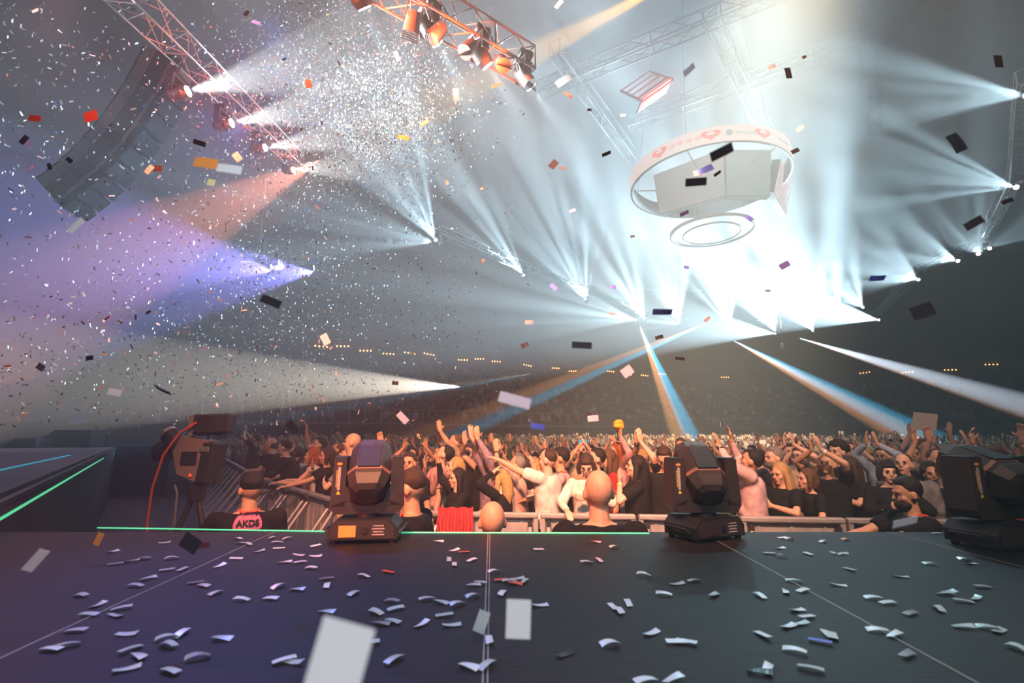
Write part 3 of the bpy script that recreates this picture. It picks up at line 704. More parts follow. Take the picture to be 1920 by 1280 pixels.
def loft(mb, secs, n=18):
    vs = [(x + rx * math.cos(2 * PI * i / n), y + ry * math.sin(2 * PI * i / n), z) for (x, y, z, rx, ry) in secs for i in range(n)]
    fs = [(i * n + j, i * n + (j + 1) % n, (i + 1) * n + (j + 1) % n, (i + 1) * n + j) for i in range(len(secs) - 1) for j in range(n)] + [tuple(range(n - 1, -1, -1)), tuple(range((len(secs) - 1) * n, len(secs) * n))]
    mb.add(vs, fs)
def hand(mb, wrist, fd, pn, s, curl=.25, spread=.12, r=.0098):
    """fingers along fd, palm towards pn, s=+1 right hand"""
    fd = V(fd).normalized(); pn = V(pn); pn = (pn - fd * pn.dot(fd)).normalized(); sd = fd.cross(pn) * s     # towards the thumb
    w = V(wrist)
    for t, rr in ((-.028, .020), (-.01, .022), (.01, .021), (.027, .019)):
        mb.tube(w + fd * .005 + sd * t * .6, w + fd * .092 + sd * t, .017, .0155, n=6)
        c = w + fd * .05 + sd * t * .8; mb.ell(c, (.018, .018, .018), 6, 4)
    for k, (t, ln) in enumerate(((.030, .070), (.010, .080), (-.010, .075), (-.029, .058))):
        p = w + fd * .090 + sd * t; d = (fd + sd * (t * spread * 30 * .4)).normalized(); cur = curl * (.8 + .25 * k)
        for j in range(3):
            d2 = (d + pn * cur * (j + .4)).normalized(); q = p + d2 * ln * (.42, .32, .26)[j]
            mb.tube(p, q, r * (1.08 - .1 * j), r * (1 - .12 * j), n=6); mb.ell(q, (r * .95,) * 3, 6, 4); p = q
    p = w + fd * .028 + sd * .030; d = (fd * .62 + sd * .75 + pn * .25).normalized()
    for j, ln in enumerate((.038, .030)):
        q = p + d * ln; mb.tube(p, q, r * 1.25, r * 1.0, n=6); mb.ell(q, (r,) * 3, 6, 4); p = q; d = (d + fd * .5 + pn * .15).normalized()

POSE = {  # wrist target, elbow hint, finger dir, palm normal (for the right side; x mirrored for the left)
 'down': ((.27, .04, .86), (.3, -1, 0), (0, .1, -1), (-1, .2, 0)),
 'rail': ((.20, .42, 1.17), (.8, -.2, -.6), (-.3, .9, -.35), (0, -.3, -1)),
 'reach': ((.16, .58, 1.22), (.6, 0, -1), (0, 1, -.15), (0, -.1, -1)),
 'clapup': ((.055, .24, 1.80), (1, .3, 0), (-.12, .15, 1), (-1, 0, .1)),
 'claphigh': ((.05, .20, 1.88), (1, .2, 0), (-.1, .05, 1), (-1, 0, .1)),
 'up': ((.30, .16, 1.84), (1, .1, -.2), (.1, .1, 1), (-.15, 1, .1)),
 'upin': ((.18, .28, 1.78), (1, .1, -.4), (-.1, .25, 1), (-.3, 1, 0)),
 'phone': ((.085, .34, 1.66), (.8, .1, -.8), (-.5, .25, .8), (-.8, -.2, .1)),
 'face': ((.07, .20, 1.46), (.9, .2, -.9), (-.25, .1, 1), (-.3, -1, .1)),
 'head': ((.15, .03, 1.74), (1, .5, .1), (-.85, -.1, .5), (-.5, -.4, -.9)),
 'clap': ((.05, .36, 1.40), (1, 0, -.7), (-.1, .6, .8), (-1, .1, 0)),
 'point': ((.22, .60, 1.66), (.7, 0, -.7), (.05, 1, .3), (0, .1, -1)),
 'chest': ((.05, .26, 1.28), (1, -.1, -.4), (-1, .25, .1), (0, -1, 0)),
}
def person_meshes(arms=('down', 'down'), head=(0, 0, 0), hair='short', sleeve='short', lean=0, build=1.0, woman=False, voxel=.012, seed=0, twist=0, dec=None, legs=True):
    """head = (turn, nod, tilt) in degrees: turn > 0 looks to the person's left, nod > 0 looks up"""
    rn = random.Random(seed)
    wd = (.92 if woman else 1) * build
    S = MB(); T = MB(); J = MB()
    Ln = Matrix.Rotation(-R(lean), 4, 'X'); up0 = V((0, 0, .98))
    B = lambda p: Ln @ (V(p) - up0) + up0 if p[2] > .98 else V(p)            # lean from the hips
    # legs
    for s in (-1, 1):
        hip, kn, an = V((.095 * s, 0, .93)), V((.105 * s, .02, .50)), V((.11 * s, -.01, .09))
        S.tube(hip, kn, .075, .052, n=8).tube(kn, an, .050, .034, n=8).ell(kn, (.054,) * 3, 8, 6).ell(V((.11 * s, .06, .04)), (.038, .11, .035), 8, 5)
        J.tube(hip + V((0, 0, .02)), kn, .098, .070, n=10).ell(kn, (.070,) * 3, 8, 6).tube(kn, an, .069, .056, n=10)
    J.ell((0, -.01, .95), (.175 * wd, .125, .12), 12, 8)
    S.ell((0, -.01, .95), (.15 * wd, .105, .11), 10, 6)
    # torso
    for (z, rx, ry, y) in ((1.02, .145, .10, 0), (1.10, .135, .095, 0), (1.20, .15, .105, 0), (1.30, .165, .112, 0), (1.38, .165, .105, -.005)):
        S.ell(B((0, y, z)), (rx * wd * .95, ry * .95, .09), 10, 6)
    loft(T, [(*B((0, y_, z_)), rx * wd, ry) for (z_, rx, ry, y_) in ((.90, .192, .150, 0), (1.0, .186, .145, 0), (1.1, .178, .138, .0), (1.22, .188, .142, .0), (1.33, .200, .142, 0), (1.40, .190, .125, -.005), (1.46, .12, .085, -.01))]); T.ell(B((0, 0, .97)), (.185 * wd, .140, .10), 14, 8)
    T.ell(B((0, -.005, 1.415)), (.165 * wd, .09, .055), 14, 8)
    if woman:
        for s in (-1, 1): T.ell(B((.075 * s, .09, 1.29)), (.07, .06, .065), 8, 6)
    if build > 1.1: T.ell(B((0, .06, 1.12)), (.15 * build, .12, .13), 12, 8)
    nk = B((0, -.005, 1.45)); hb = B((0, .012, 1.56))
    S.tube(nk, hb, .062 * (.85 if woman else 1), .056 * (.85 if woman else 1), n=10); S.ell(B((0, -.01, 1.42)), (.14 * wd, .075, .06), 10, 6)
    # arms
    wr = []
    for s, pz in ((1, arms[0]), (-1, arms[1])):
        if isinstance(pz, str): w_, eh, fd, pn = POSE[pz]
        else: w_, eh, fd, pn = pz
        m = V((s, 1, 1)); w_, eh, fd, pn = [V((q[0] * s, q[1], q[2])) for q in (w_, eh, fd, pn)]
        raise_ = max(0, min(1, (w_.z - 1.35) / .5))
        sh = B((.19 * wd * s * (1 - .12 * raise_), 0, 1.41 + .05 * raise_)); w_ = V(w_) + V((rn.uniform(-.01, .01),) * 3)
        if w_.z < 1.5: w_ = V(w_)
        L1, L2 = .285, .262; dv = w_ - sh; D = min(dv.length, (L1 + L2) * .995); w_ = sh + dv.normalized() * D
        a_ = (L1 * L1 - L2 * L2 + D * D) / (2 * D); h_ = math.sqrt(max(L1 * L1 - a_ * a_, 0)); u = dv.normalized(); eh = (eh - u * eh.dot(u)).normalized()
        el = sh + u * a_ + eh * h_
        S.ell(sh, (.056, .05, .05), 8, 6).tube(sh, el, .048 * build, .037 * build, n=8).ell(el, (.038,) * 3, 8, 6).tube(el, el.lerp(w_, .4), .037, .039, n=8).tube(el.lerp(w_, .4), w_, .039, .025, n=8).ell(w_, (.026,) * 3, 8, 5)
        hand(S, w_, fd, pn, s, curl=rn.uniform(.1, .35), spread=rn.uniform(.1, .3), r=max(.0098, voxel * .86))
        # sleeve
        if sleeve != 'none':
            e2 = el if sleeve == 'long' else sh.lerp(el, .72)
            T.ell(sh, (.078, .070, .070), 10, 6).tube(sh, e2, .072 * build, .064 * build, n=10)
            if sleeve == 'long': T.ell(el, (.052,) * 3, 8, 6).tube(el, el.lerp(w_, .93), .051, .036, n=10)
        else: T.ell(sh - V((.03 * s, 0, 0)), (.05, .055, .055), 8, 6)
        wr.append((w_, el, fd))
    # head
    Hc = B((0, .01, 1.56)); M = Matrix.Translation(Hc) @ Euler((R(head[1]), R(head[2]), R(head[0])), 'XYZ').to_matrix().to_4x4() @ Matrix.Translation((0, 0, -.008)) @ Matrix.Scale(1.06, 4)
    if True:
        Hh = MB(); jw = .88 if woman else 1
        Hh.ell((0, -.012, .095), (.076, .094, .098), 14, 10).ell((0, .022, .03), (.060 * jw, .062, .068), 12, 8).ell((0, .058, -.018), (.026, .024, .022), 8, 6)
        Hh.ell((0, .070, .098), (.050, .022, .014), 10, 6).ell((0, .088, .060), (.012, .022, .020), 8, 6).ell((0, .102, .050), (.013, .012, .011), 8, 6).tube((0, .08, .092), (0, .100, .055), .008, .011, n=6)
        Hh.ell((0, .076, .015), (.024, .014, .008), 8, 6)
        for s in (-1, 1): Hh.ell((.045 * s, .055, .045), (.022, .022, .02), 8, 6).ell((.078 * s, -.006, .062), (.012, .022, .032), 8, 6)
        Hh.xf(M); S.add(Hh.v, Hh.f)
    Hr = MB()
    if hair == 'short': Hr.ell((0, -.026, .112), (.083, .092, .096), 16, 12).ell((0, .02, .165), (.062, .05, .032), 10, 6)
    elif hair == 'crew': Hr.ell((0, -.026, .110), (.079, .085, .090), 16, 12)
    elif hair == 'balding': Hr.ell((0, -.034, .075), (.081, .084, .062), 14, 10)
    elif hair == 'curly':
        for k in range(26):
            a_, b_ = rn.uniform(0, 2 * PI), rn.uniform(-.2, 1.3); c = V((math.cos(a_) * math.cos(b_) * .085, -.03 + math.sin(a_) * math.cos(b_) * .085, .115 + math.sin(b_) * .085))
            if c.y < .045 or c.z > .16: Hr.ell(c, (.04,) * 3, 7, 5)
        Hr.ell((0, -.03, .115), (.088, .09, .095), 12, 8)
    elif hair in ('long', 'ponytail', 'bob', 'fringe'):
        Hr.ell((0, -.024, .110), (.087, .096, .100), 16, 12)
        if hair == 'long':
            for s in (-1, 1): Hr.path([(.062 * s, .005, .12), (.084 * s, -.005, .03), (.088 * s, .0, -.07), (.08 * s, .01, -.16)], [.03, .034, .036, .022], 8)
            Hr.path([(0, -.07, .12), (0, -.095, .02), (0, -.105, -.10), (0, -.10, -.22)], [.07, .072, .068, .04], 10)
        elif hair == 'ponytail': Hr.ell((0, -.125, .13), (.035, .035, .035), 8, 6).path([(0, -.13, .13), (0, -.165, .07), (0, -.15, -.04)], [.03, .032, .014], 8)
        else:
            for s in (-1, 1): Hr.path([(.066 * s, .012, .13), (.086 * s, .012, .05), (.082 * s, .02, -.02)], [.028, .032, .024], 8)
            Hr.path([(0, -.06, .12), (0, -.075, .04), (0, -.07, -.03)], [.075, .078, .055], 10)
            if hair == 'fringe': Hr.ell((0, .052, .142), (.060, .030, .030), 10, 6)
    elif hair == 'cap': Hr.ell((0, -.02, .120), (.084, .10, .088), 14, 10).ell((0, .10, .128), (.06, .06, .012), 10, 6)
    vv = voxel
    body = remeshed(S, vv, 2, 'person', dec)
    top = remeshed(T, vv * 1.4, 5, 'top', dec)
    tv = np.array([v.co for v in top.vertices]); nz_ = np.sin(tv[:, 2] * 31 + tv[:, 0] * 17 + seed) * np.sin(tv[:, 0] * 43 + tv[:, 1] * 23) * .0045     # folds
    nr = np.array([v.normal for v in top.vertices]); tv = tv + nr * nz_[:, None]; top.vertices.foreach_set('co', tv.astype(np.float32).ravel())
    tr = remeshed(J, vv * 1.6, 2, 'trousers', dec) if legs else None
    hm = None
    if Hr.v: Hr.xf(M); hm = remeshed(Hr, vv * .9, 1, 'hair', dec)
    feat = [MB().ell((.031 * s, .083, .079), (.012, .006, .0048), 8, 5) for s in (1, -1)]
    brow = [MB().ell((.033 * s, .090, .100), (.019, .006, .0045), 8, 5) for s in (1, -1)]
    lips = MB().ell((0, .0885, .015), (.021, .0055, .0065), 8, 5)
    for q in (*feat, *brow, lips): q.xf(M)
    return dict(body=body, top=top, trousers=tr, hair=hm, eyes=feat, brow=brow, lips=lips, M=M, wr=wr)
def add_material(me, m):
    me.materials.clear(); me.materials.append(m)
def link_me(name, me, m, parent=None, color=None):
    if not me.materials: me.materials.append(m)
    o = bpy.data.objects.new(name, me); COL.objects.link(o)
    if parent: o.parent = parent
    if color: o.color = (*color, 1)
    return o
def assemble(P, topc, hairc, skinc, face=True):
    o = link_me('person', P['body'], skin, None, skinc)
    link_me('top', P['top'], cloth, o, topc)
    if P['trousers']: link_me('trousers', P['trousers'], jeans, o)
    if P['hair']: link_me('hair', P['hair'], hairm, o, hairc)
    if face:
        for q, q2 in zip(P['eyes'], P['brow']): q.build('eye', eyem, o, smooth=True); q2.build('eyebrow', hairm, o, smooth=True).color = (*[c * .6 for c in hairc], 1)
        P['lips'].build('mouth', lipm, o, smooth=True)
    return o
HEROES = []; ATT = {}; PIT = set()
def hero(px, py, hh, yaw, label, arms=('down', 'down'), head=(0, 0, 0), hair='short', hairc='dark brown', top='black', sleeve='short', lean=0, build=1, woman=False, sk=0, depth=None, floor=None, cap=(1.55, 1.93), voxel=.012, topc=None):
    """px, py: centre of the head in the photograph, hh: its height there; yaw: 0 away, 90 to the left, 180 to the lens"""
    dep = depth or .238 * F / hh; p = at_y(px, py, dep); fz = FLOOR if floor is None else floor
    P = person_meshes(arms, head, hair, sleeve, lean, build, woman, voxel, seed=int(px * 7 + py))
    hc = P['M'] @ V((0, 0, .07)); H = (p.z - fz) / hc.z; k = max(cap[0] / 1.75, min(cap[1] / 1.75, H))
    skc = SKINS[sk % 5]
    o = assemble(P, topc or TOPC[top], HAIRC[hairc], skc)
    a = R(yaw); off = Matrix.Rotation(a, 3, 'Z') @ V((hc.x, hc.y, 0)) * k
    o.location = (p.x - off.x, p.y - off.y, fz + max(0, (H - k)) * hc.z if H > k else fz); o.rotation_euler = (0, 0, a); o.scale = (k,) * 3
    tag(o, label, 'person'); o['stand'] = 1; HEROES.append(o); del o['stand']
    o_info[o.name] = (P, k, a)
    if dep < 4.7 and depth: PIT.add(o.name)
    return o
o_info = {}
def wp(o, loc):                                  # a point of the person's frame in the world
    P, k, a = o_info[o.name]; return o.location + Matrix.Rotation(a, 3, 'Z') @ (V(loc) * k)
def wrist_part(o, side, m, name='wristband', f=.12, r=.034, w=.02):
    P, k, a = o_info[o.name]; w_, el, fd = P['wr'][side]; d = (el - w_).normalized(); c = w_ + d * (.26 * f)
    return MB().tube(c, c + d * w, r, r, n=12).build(name, m, o, smooth=True)
def phone_at(o, label, m_screen, loc=None, rz=0, tilt=0, mats=None):
    P, k, a = o_info[o.name]; c = loc or (P['wr'][0][0] + P['wr'][1][0]) / 2 + V((0, .02, .10))
    ph = MB().box((0, 0, 0), (.15, .009, .075), bev=.004).build('phone', black); MB().box((0, -.006, 0), (.135, .002, .066)).build('screen', m_screen, ph)
    ph.location = wp(o, c); ph.rotation_euler = (tilt, 0, a + rz); tag(ph, label, 'phone'); ATT.setdefault(o.name, []).append(ph); return ph
# ------------------------------------------------------------------ people one can tell apart in the photograph
band_green = mat('green_wristband', (.35, .75, .35), .6); band_white = mat('white_watch', (.8, .8, .8), .4); band_dark = mat('black_watch', (.02, .02, .02), .4)
lan = mat('red_lanyard', (.75, .10, .07), .6)
# in the pit, right behind the stage edge
h = hero(1122, 924, 76, 4, 'bald man from behind in a black top, at the middle of the stage edge', ('down', 'down'), hair='bald', top='black', sk=2, depth=3.02, voxel=.010, build=1.05)
h = hero(923, 979, 72, 8, 'bald man from behind, only the top of his head above the stage edge', ('down', 'down'), (0, -6, 0), hair='bald', top='black', sk=2, depth=3.05, voxel=.010)
h = hero(768, 916, 62, 78, 'man in black with a red lanyard and badge, right of the left moving light', ('chest', 'down'), (6, -8, 0), hair='crew', top='black', sleeve='long', sk=4, depth=3.45, voxel=.010, build=1.1)
o = MB().path([V((.09, .02, 1.48)), V((.12, .10, 1.40)), V((.09, .150, 1.25)), V((.01, .165, 1.10))], .011, 5).path([V((-.09, .02, 1.48)), V((-.12, .10, 1.40)), V((-.07, .150, 1.25)), V((.01, .165, 1.10))], .011, 5).build('lanyard', lan, h); MB().tube((.01, .160, 1.06), (.01, .172, 1.06), .05, n=16).build('badge', mat('white_badge', (.75, .72, .7), .5, noise=.3, nscale=20), h)
h = hero(470, 918, 46, 28, 'man from behind in black with a round pink print, by the tripod camera', ('down', ((.24, .30, 1.30), (.6, -.4, -.8), (0, .8, .3), (0, -.2, -1))), (20, -5, 0), hair='cap', hairc='black', top='black', sk=4, depth=4.0, voxel=.010, build=1.1)
pinkp = mat('pink_print', (.50, .14, .30), .7)
disc = MB().add([(0, 0, .01)] + [(.10 * q / 6 * math.cos(2 * PI * i / 24), 0, max(-.030, .10 * q / 6 * math.sin(2 * PI * i / 24))) for q in range(1, 7) for i in range(24)], [(0, 1 + i, 1 + (i + 1) % 24) for i in range(24)] + [(1 + (q - 1) * 24 + i, 1 + q * 24 + i, 1 + q * 24 + (i + 1) % 24, 1 + (q - 1) * 24 + (i + 1) % 24) for q in range(1, 6) for i in range(24)])
def back_print(h, mb2, m, nm, z0=1.30, push=.0):
    P, k, a = o_info[h.name]; me = P['top']; out = MB(); out.f = mb2.f
    from mathutils.bvhtree import BVHTree
    bv = BVHTree.FromPolygons([v.co for v in me.vertices], [tuple(p.vertices) for p in me.polygons])
    for (x, y, z) in mb2.v:
        hit = bv.ray_cast(V((x, -1, z0 + z)), V((0, 1, 0)))[0]; yy = hit.y if hit else -.12; out.v.append((x, yy - .004 - push, z0 + z))
    return out.build(nm, m, h)
def text_mb(s, size, bold=0):
    cu = bpy.data.curves.new('t', 'FONT'); cu.body = s; cu.size = size; cu.align_x = 'CENTER'; cu.align_y = 'CENTER'; cu.offset = bold
    ob = bpy.data.objects.new('t', cu); COL.objects.link(ob); dg = bpy.context.evaluated_depsgraph_get()
    me = bpy.data.meshes.new_from_object(ob.evaluated_get(dg)); bpy.data.objects.remove(ob)
    return MB().add([(v.co.x, 0, v.co.y) for v in me.vertices], [tuple(p.vertices) for p in me.polygons])
back_print(h, disc, pinkp, 'round_print', 1.375)
back_print(h, text_mb('AKDS', .062, .002), mat('black_print', (.01, .008, .01), .8), 'print_lettering', 1.392, .010)
back_print(h, text_mb('CREW', .095, .0), pinkp, 'print_lettering', 1.288, .002)
MB().path([h0 for h0 in (V((-.07, .01, 1.475)), V((-.05, -.06, 1.468)), V((.0, -.075, 1.466)), V((.05, -.06, 1.468)), V((.07, .01, 1.475)))], .010, 6).build('lanyard', lan, h)
h = hero(1700, 926, 54, 82, 'bearded man in the pit on the right, in black with a red lanyard, looking left', ('reach', 'reach'), (0, -8, 0), hair='short', hairc='black', top='black', sleeve='short', sk=4, depth=4.0, voxel=.010, build=1.1)
MB().ell((0, .046, -.004), (.064, .056, .050), 12, 8).xf(o_info[h.name][0]['M']).build('beard', hairm, h).color = (.02, .015, .012, 1)
MB().path([V((.075, .0, 1.48)), V((.06, -.07, 1.465)), V((0, -.085, 1.46)), V((-.06, -.07, 1.465)), V((-.075, .0, 1.48)), V((-.06, .12, 1.38))], .011, 6).build('lanyard', lan, h)

# left arm of the crowd barrier
h = hero(500, 842, 30, 100, 'balding man in a black tee leaning on the barrier, just right of the tripod camera', ('rail', 'rail'), (0, 0, 0), 'balding', 'dark brown', 'black', lean=14)
h = hero(527, 846, 30, 96, 'dark haired man in black long sleeves leaning on the barrier, second from the camera', ('rail', 'rail'), (0, -4, 0), 'short', 'black', 'black', 'long', lean=16, sk=1)
h = hero(553, 858, 29, 112, 'young woman in black, head thrown back, green wristband, arms over the barrier', ('rail', 'rail'), (0, 38, 0), 'ponytail', 'dark brown', 'black', woman=True, sk=3)
wrist_part(h, 0, band_green)
h = hero(577, 868, 34, 96, 'woman with reddish hair in a white sleeveless top reaching over the barrier to the left', ('reach', 'reach'), (10, 5, 0), 'bob', 'reddish', 'white', 'none', lean=18, woman=True, sk=1)
h = hero(612, 862, 32, 118, 'dark haired woman holding a hand to her face, left of the left moving light', ('face', 'reach'), (0, 0, 0), 'bob', 'dark brown', 'black', woman=True, sk=2)
wrist_part(h, 0, band_white)
h = hero(478, 828, 27, 104, 'man in a black tee clapping above his head, right above the tripod camera', ('clapup', 'clapup'), (0, 10, 0), 'short', 'dark brown', 'black', sk=0)
h = hero(660, 831, 31, 98, 'bald man in profile in a navy shirt, behind the left moving light', ('down', 'down'), (0, 4, 0), 'bald', 'brown', 'navy', sk=3)
h = hero(650, 858, 30, 100, 'short haired blond woman in grey looking up, behind the left moving light', ('down', 'chest'), (0, 30, 0), 'short', 'blond', 'grey', woman=True, sk=1)
h = hero(634, 846, 27, 104, 'brown haired woman with her head back, left of the short haired blond', ('down', 'down'), (0, 35, 0), 'ponytail', 'brown', 'black', woman=True)
h = hero(598, 836, 26, 120, 'dark haired man in red, one arm up, left of the left moving light', ('up', 'down'), (0, 12, 0), 'short', 'black', 'red')
# between the moving lights
h = hero(766, 878, 40, 175, 'person in black with one open hand stretched up, right behind the left moving light', ('up', 'down'), (0, 0, 0), 'short', 'dark brown', 'black', sk=2)
wrist_part(h, 0, band_dark, 'watch')
h = hero(832, 857, 35, 96, 'man with dark hair looking steeply up to the left, in a pink tee', ('face', 'down'), (0, 42, 0), 'short', 'black', 'pink', sk=1)
h = hero(852, 882, 36, 108, 'blond woman in dark green raising her fingers to her mouth', ('face', 'down'), (0, 10, 0), 'bob', 'blond', 'green', woman=True, sk=3)
h = hero(856, 914, 42, 118, 'woman with long dark hair and an orange lit face, in black, above the red cloth', ('up', 'rail'), (0, 0, 0), 'long', 'black', 'black', 'long', woman=True, sk=1)
h = hero(878, 853, 31, 172, 'man with glasses in a black shirt facing the stage, above the long haired woman', ('down', 'down'), (0, 0, 0), 'short', 'dark brown', 'black', 'long')
MB().tube((.031, .094, .079), (.031, .100, .079), .019, n=10).tube((-.031, .094, .079), (-.031, .100, .079), .019, n=10).tube((-.02, .098, .083), (.02, .098, .083), .003, n=4).xf(o_info[h.name][0]['M']).build('glasses', black, h)
h = hero(853, 831, 27, 110, 'smiling man with cropped hair and bare arms raised, behind the man looking steeply up', ('clapup', 'clapup'), (0, 0, 0), 'crew', 'brown', 'beige')
h = hero(922, 866, 35, 112, 'person in a plaid shirt clapping overhead, left of the man in the salmon tee', ('claphigh', 'claphigh'), (0, 12, 0), 'short', 'dark brown', 'plaid', 'long', sk=2)
h = hero(905, 858, 32, 120, 'dark haired woman with bare arms joined high, left of the plaid shirt', ('clapup', 'claphigh'), (0, 10, 0), 'ponytail', 'black', 'black', 'none', woman=True, sk=1)
h = hero(938, 916, 42, 62, 'woman with long blond hair from behind, one hand on her head, black sleeves', ('rail', 'head'), (0, 0, 0), 'long', 'blond', 'black', 'long', woman=True, sk=3)
h = hero(968, 882, 38, 78, 'grey haired man in a salmon tee clapping above his head, at the middle barrier', ('clapup', 'clapup'), (0, 12, 0), 'crew', 'grey', 'white', sk=2, topc=(.80, .48, .42), build=1.12)
wrist_part(h, 0, band_dark, 'watch'); wrist_part(h, 1, band_dark, 'watch')
h = hero(1026, 869, 40, 62, 'man with cropped hair in a white tee, one arm on the barrier, one pointing', ('rail', 'point'), (8, 4, 0), 'crew', 'dark brown', 'white', sk=1, build=1.1)
h = hero(1050, 863, 36, 84, 'dark haired man with a red lanyard in a pale pink tee', ('down', 'rail'), (0, 6, 0), 'short', 'black', 'pink', sk=2)
MB().path([V((.075, .0, 1.48)), V((.06, -.07, 1.465)), V((-.06, -.07, 1.465)), V((-.075, .0, 1.48))], .011, 6).build('lanyard', lan, h)
h = hero(1100, 880, 40, 168, 'woman with a short brown fringe in a white patterned blouse, looking down at the barrier', ('rail', 'chest'), (0, -28, 0), 'fringe', 'dark brown', 'white', 'long', woman=True, sk=3)
blouse = h
h = hero(1088, 845, 28, 178, 'person holding up a phone with a blue back above the woman with the fringe', ('phone', 'phone'), (0, 0, 0), 'short', 'brown', 'beige', 'long', sk=1)
phone_at(h, 'phone with a bright blue back held up above the woman with the fringe', mat('blue_phone_back', (.02, .30, .62), .4, emit=(.0, .35, .7), estr=.35), rz=PI)  # emission added to the blue of the phone back
h = hero(1117, 860, 33, 98, 'dark haired man with glasses in profile, behind the bald man near the stage', ('chest', 'down'), (0, 10, 0), 'short', 'black', 'grey')
h = hero(1138, 863, 33, 104, 'woman with long brown hair in profile, right of the man with glasses', ('down', 'down'), (0, 8, 0), 'long', 'brown', 'red', woman=True, sk=1)
h = hero(1155, 848, 29, 118, 'person in a salmon shirt holding a yellow cloth up high', ('down', 'up'), (0, 0, 0), 'long', 'reddish', 'pink', 'long', woman=True, sk=2)
c = MB()
for k in range(7): c.ell((.02 * math.sin(k * 2.1), .02 * math.cos(k * 1.7), .016 * k - .05), (.08 - .006 * abs(k - 3), .05, .035), 8, 6)
yc = bpy.data.objects.new('held_cloth', remeshed(c, .014, 2, 'held_cloth')); COL.objects.link(yc); yc.data.materials.append(mat('yellow_cloth', (.85, .50, .04), .8, noise=.2))
ATT[h.name] = [yc]; yc.location = wp(h, o_info[h.name][0]['wr'][1][0] + V((0, .02, .14))); tag(yc, 'crumpled yellow cloth held up above the crowd', 'cloth')
h = hero(1192, 892, 46, 84, 'woman with long black hair and a green wristband, hand at her mouth', ('rail', 'face'), (0, 8, 0), 'long', 'black', 'black', woman=True, sk=3, voxel=.011)
wrist_part(h, 1, band_green)
h = hero(1246, 866, 40, 160, 'man in a black button shirt looking down, left edge of the right moving light', ('down', 'down'), (0, -32, 0), 'short', 'dark brown', 'black', 'long', sk=1)
h = hero(1226, 866, 33, 102, 'man with glasses in a black striped tee clapping high above his head', ('claphigh', 'claphigh'), (0, 10, 0), 'crew', 'grey', 'black', sk=3, build=1.1)
wrist_part(h, 0, band_dark, 'watch')
h = hero(1276, 836, 24, 150, 'man in a pale blue shirt behind the top of the right moving light', ('clap', 'clap'), (0, 0, 0), 'short', 'brown', 'blue', 'long')
# right of the right moving light
h = hero(1408, 866, 38, 66, 'man in a pale pink shirt holding a phone high, by the right moving light', ('up', 'upin'), (-6, 22, 0), 'short', 'black', 'white', 'long', sk=2, topc=(.62, .46, .50), build=1.15)
wrist_part(h, 1, band_dark, 'watch')
phone_at(h, 'glowing white phone held high by the man in the pale pink shirt', mat('white_phone_glow', (.7, .6, .8), .4, emit=(.85, .75, 1), estr=1.2), loc=V((-.05, .25, 2.02)), rz=PI)
h = hero(1450, 862, 36, 100, 'grey haired man with a short beard in black, right of the pale pink shirt', ('down', 'down'), (0, 2, 0), 'short', 'grey', 'black', sk=1)
MB().ell((0, .046, -.002), (.062, .055, .046), 12, 8).xf(o_info[h.name][0]['M']).build('beard', hairm, h).color = (.12, .11, .10, 1)
h = hero(1463, 892, 38, 112, 'blond woman in a black tee with gold letters, right of the pale pink shirt', ('down', 'chest'), (0, -8, 0), 'long', 'blond', 'black', woman=True, sk=1)
h = hero(1511, 912, 42, 92, 'woman with a light brown bob in black resting both hands on the barrier', ('rail', 'rail'), (0, 2, 0), 'bob', 'brown', 'black', woman=True, sk=1, lean=12)
h = hero(1553, 876, 38, 124, 'person in a black tee clapping above the head with a white watch', ('clapup', 'clapup'), (0, 10, 0), 'short', 'blond', 'black', sk=2, build=1.1)
wrist_part(h, 1, band_white, 'watch')
h = hero(1592, 884, 38, 96, 'dark haired woman in profile with a glowing phone in front of her black top', ('phone', 'chest'), (0, 0, 0), 'long', 'dark brown', 'black', woman=True, sk=1)
phone_at(h, 'phone with a white and blue screen in front of a black top', mat('white_blue_screen', (.6, .6, .9), .4, emit=(.62, .62, 1), estr=1.2), loc=V((-.1, .30, 1.38)), rz=PI / 2)
h = hero(1497, 858, 31, 128, 'person in beige with both hands clapping high, left of the clapping black tee', ('clapup', 'clapup'), (0, 8, 0), 'short', 'dark brown', 'beige', sk=1)
h = hero(1570, 848, 32, 110, 'person with big black curly hair behind the clapping black tee', ('down', 'down'), (0, 0, 0), 'curly', 'black', 'black')
h = hero(1592, 843, 27, 160, 'man in a light shirt facing the stage, right of the big curly hair', ('clap', 'clap'), (0, 0, 0), 'short', 'brown', 'white', 'long')
h = hero(1478, 848, 27, 176, 'dark haired man holding a black phone up level, right of the grey haired man', ('phone', 'phone'), (0, 0, 0), 'short', 'black', 'grey')
phone_at(h, 'black phone held level above the crowd, left of the clapping black tee', mat('dark_phone_back', (.01, .01, .012), .3), rz=PI)
h = hero(1665, 893, 42, 165, 'woman with a black fringed bob in black holding a small camera, at the right barrier', ('chest', 'chest'), (0, -4, 0), 'fringe', 'black', 'black', 'long', woman=True, sk=3)
h = hero(1694, 874, 38, 130, 'man with cropped hair in grey, behind the woman with the black bob', ('down', 'down'), (0, 8, 0), 'crew', 'dark brown', 'grey', 'long', sk=0, build=1.1)
h = hero(1655, 856, 30, 120, 'person in pale blue clapping beside the laughing man', ('clapup', 'clapup'), (0, 0, 0), 'short', 'dark brown', 'blue', 'long', sk=0)
h = hero(1775, 898, 42, 140, 'woman with tied back hair in black, beside the shaded moving light', ('down', 'down'), (0, 12, 0), 'ponytail', 'dark brown', 'black', 'long', woman=True, sk=0)
h = hero(1748, 892, 36, 150, 'dark curly haired person half hidden behind the smiling woman', ('down', 'down'), (0, 0, 0), 'curly', 'black', 'navy', woman=True, sk=4)
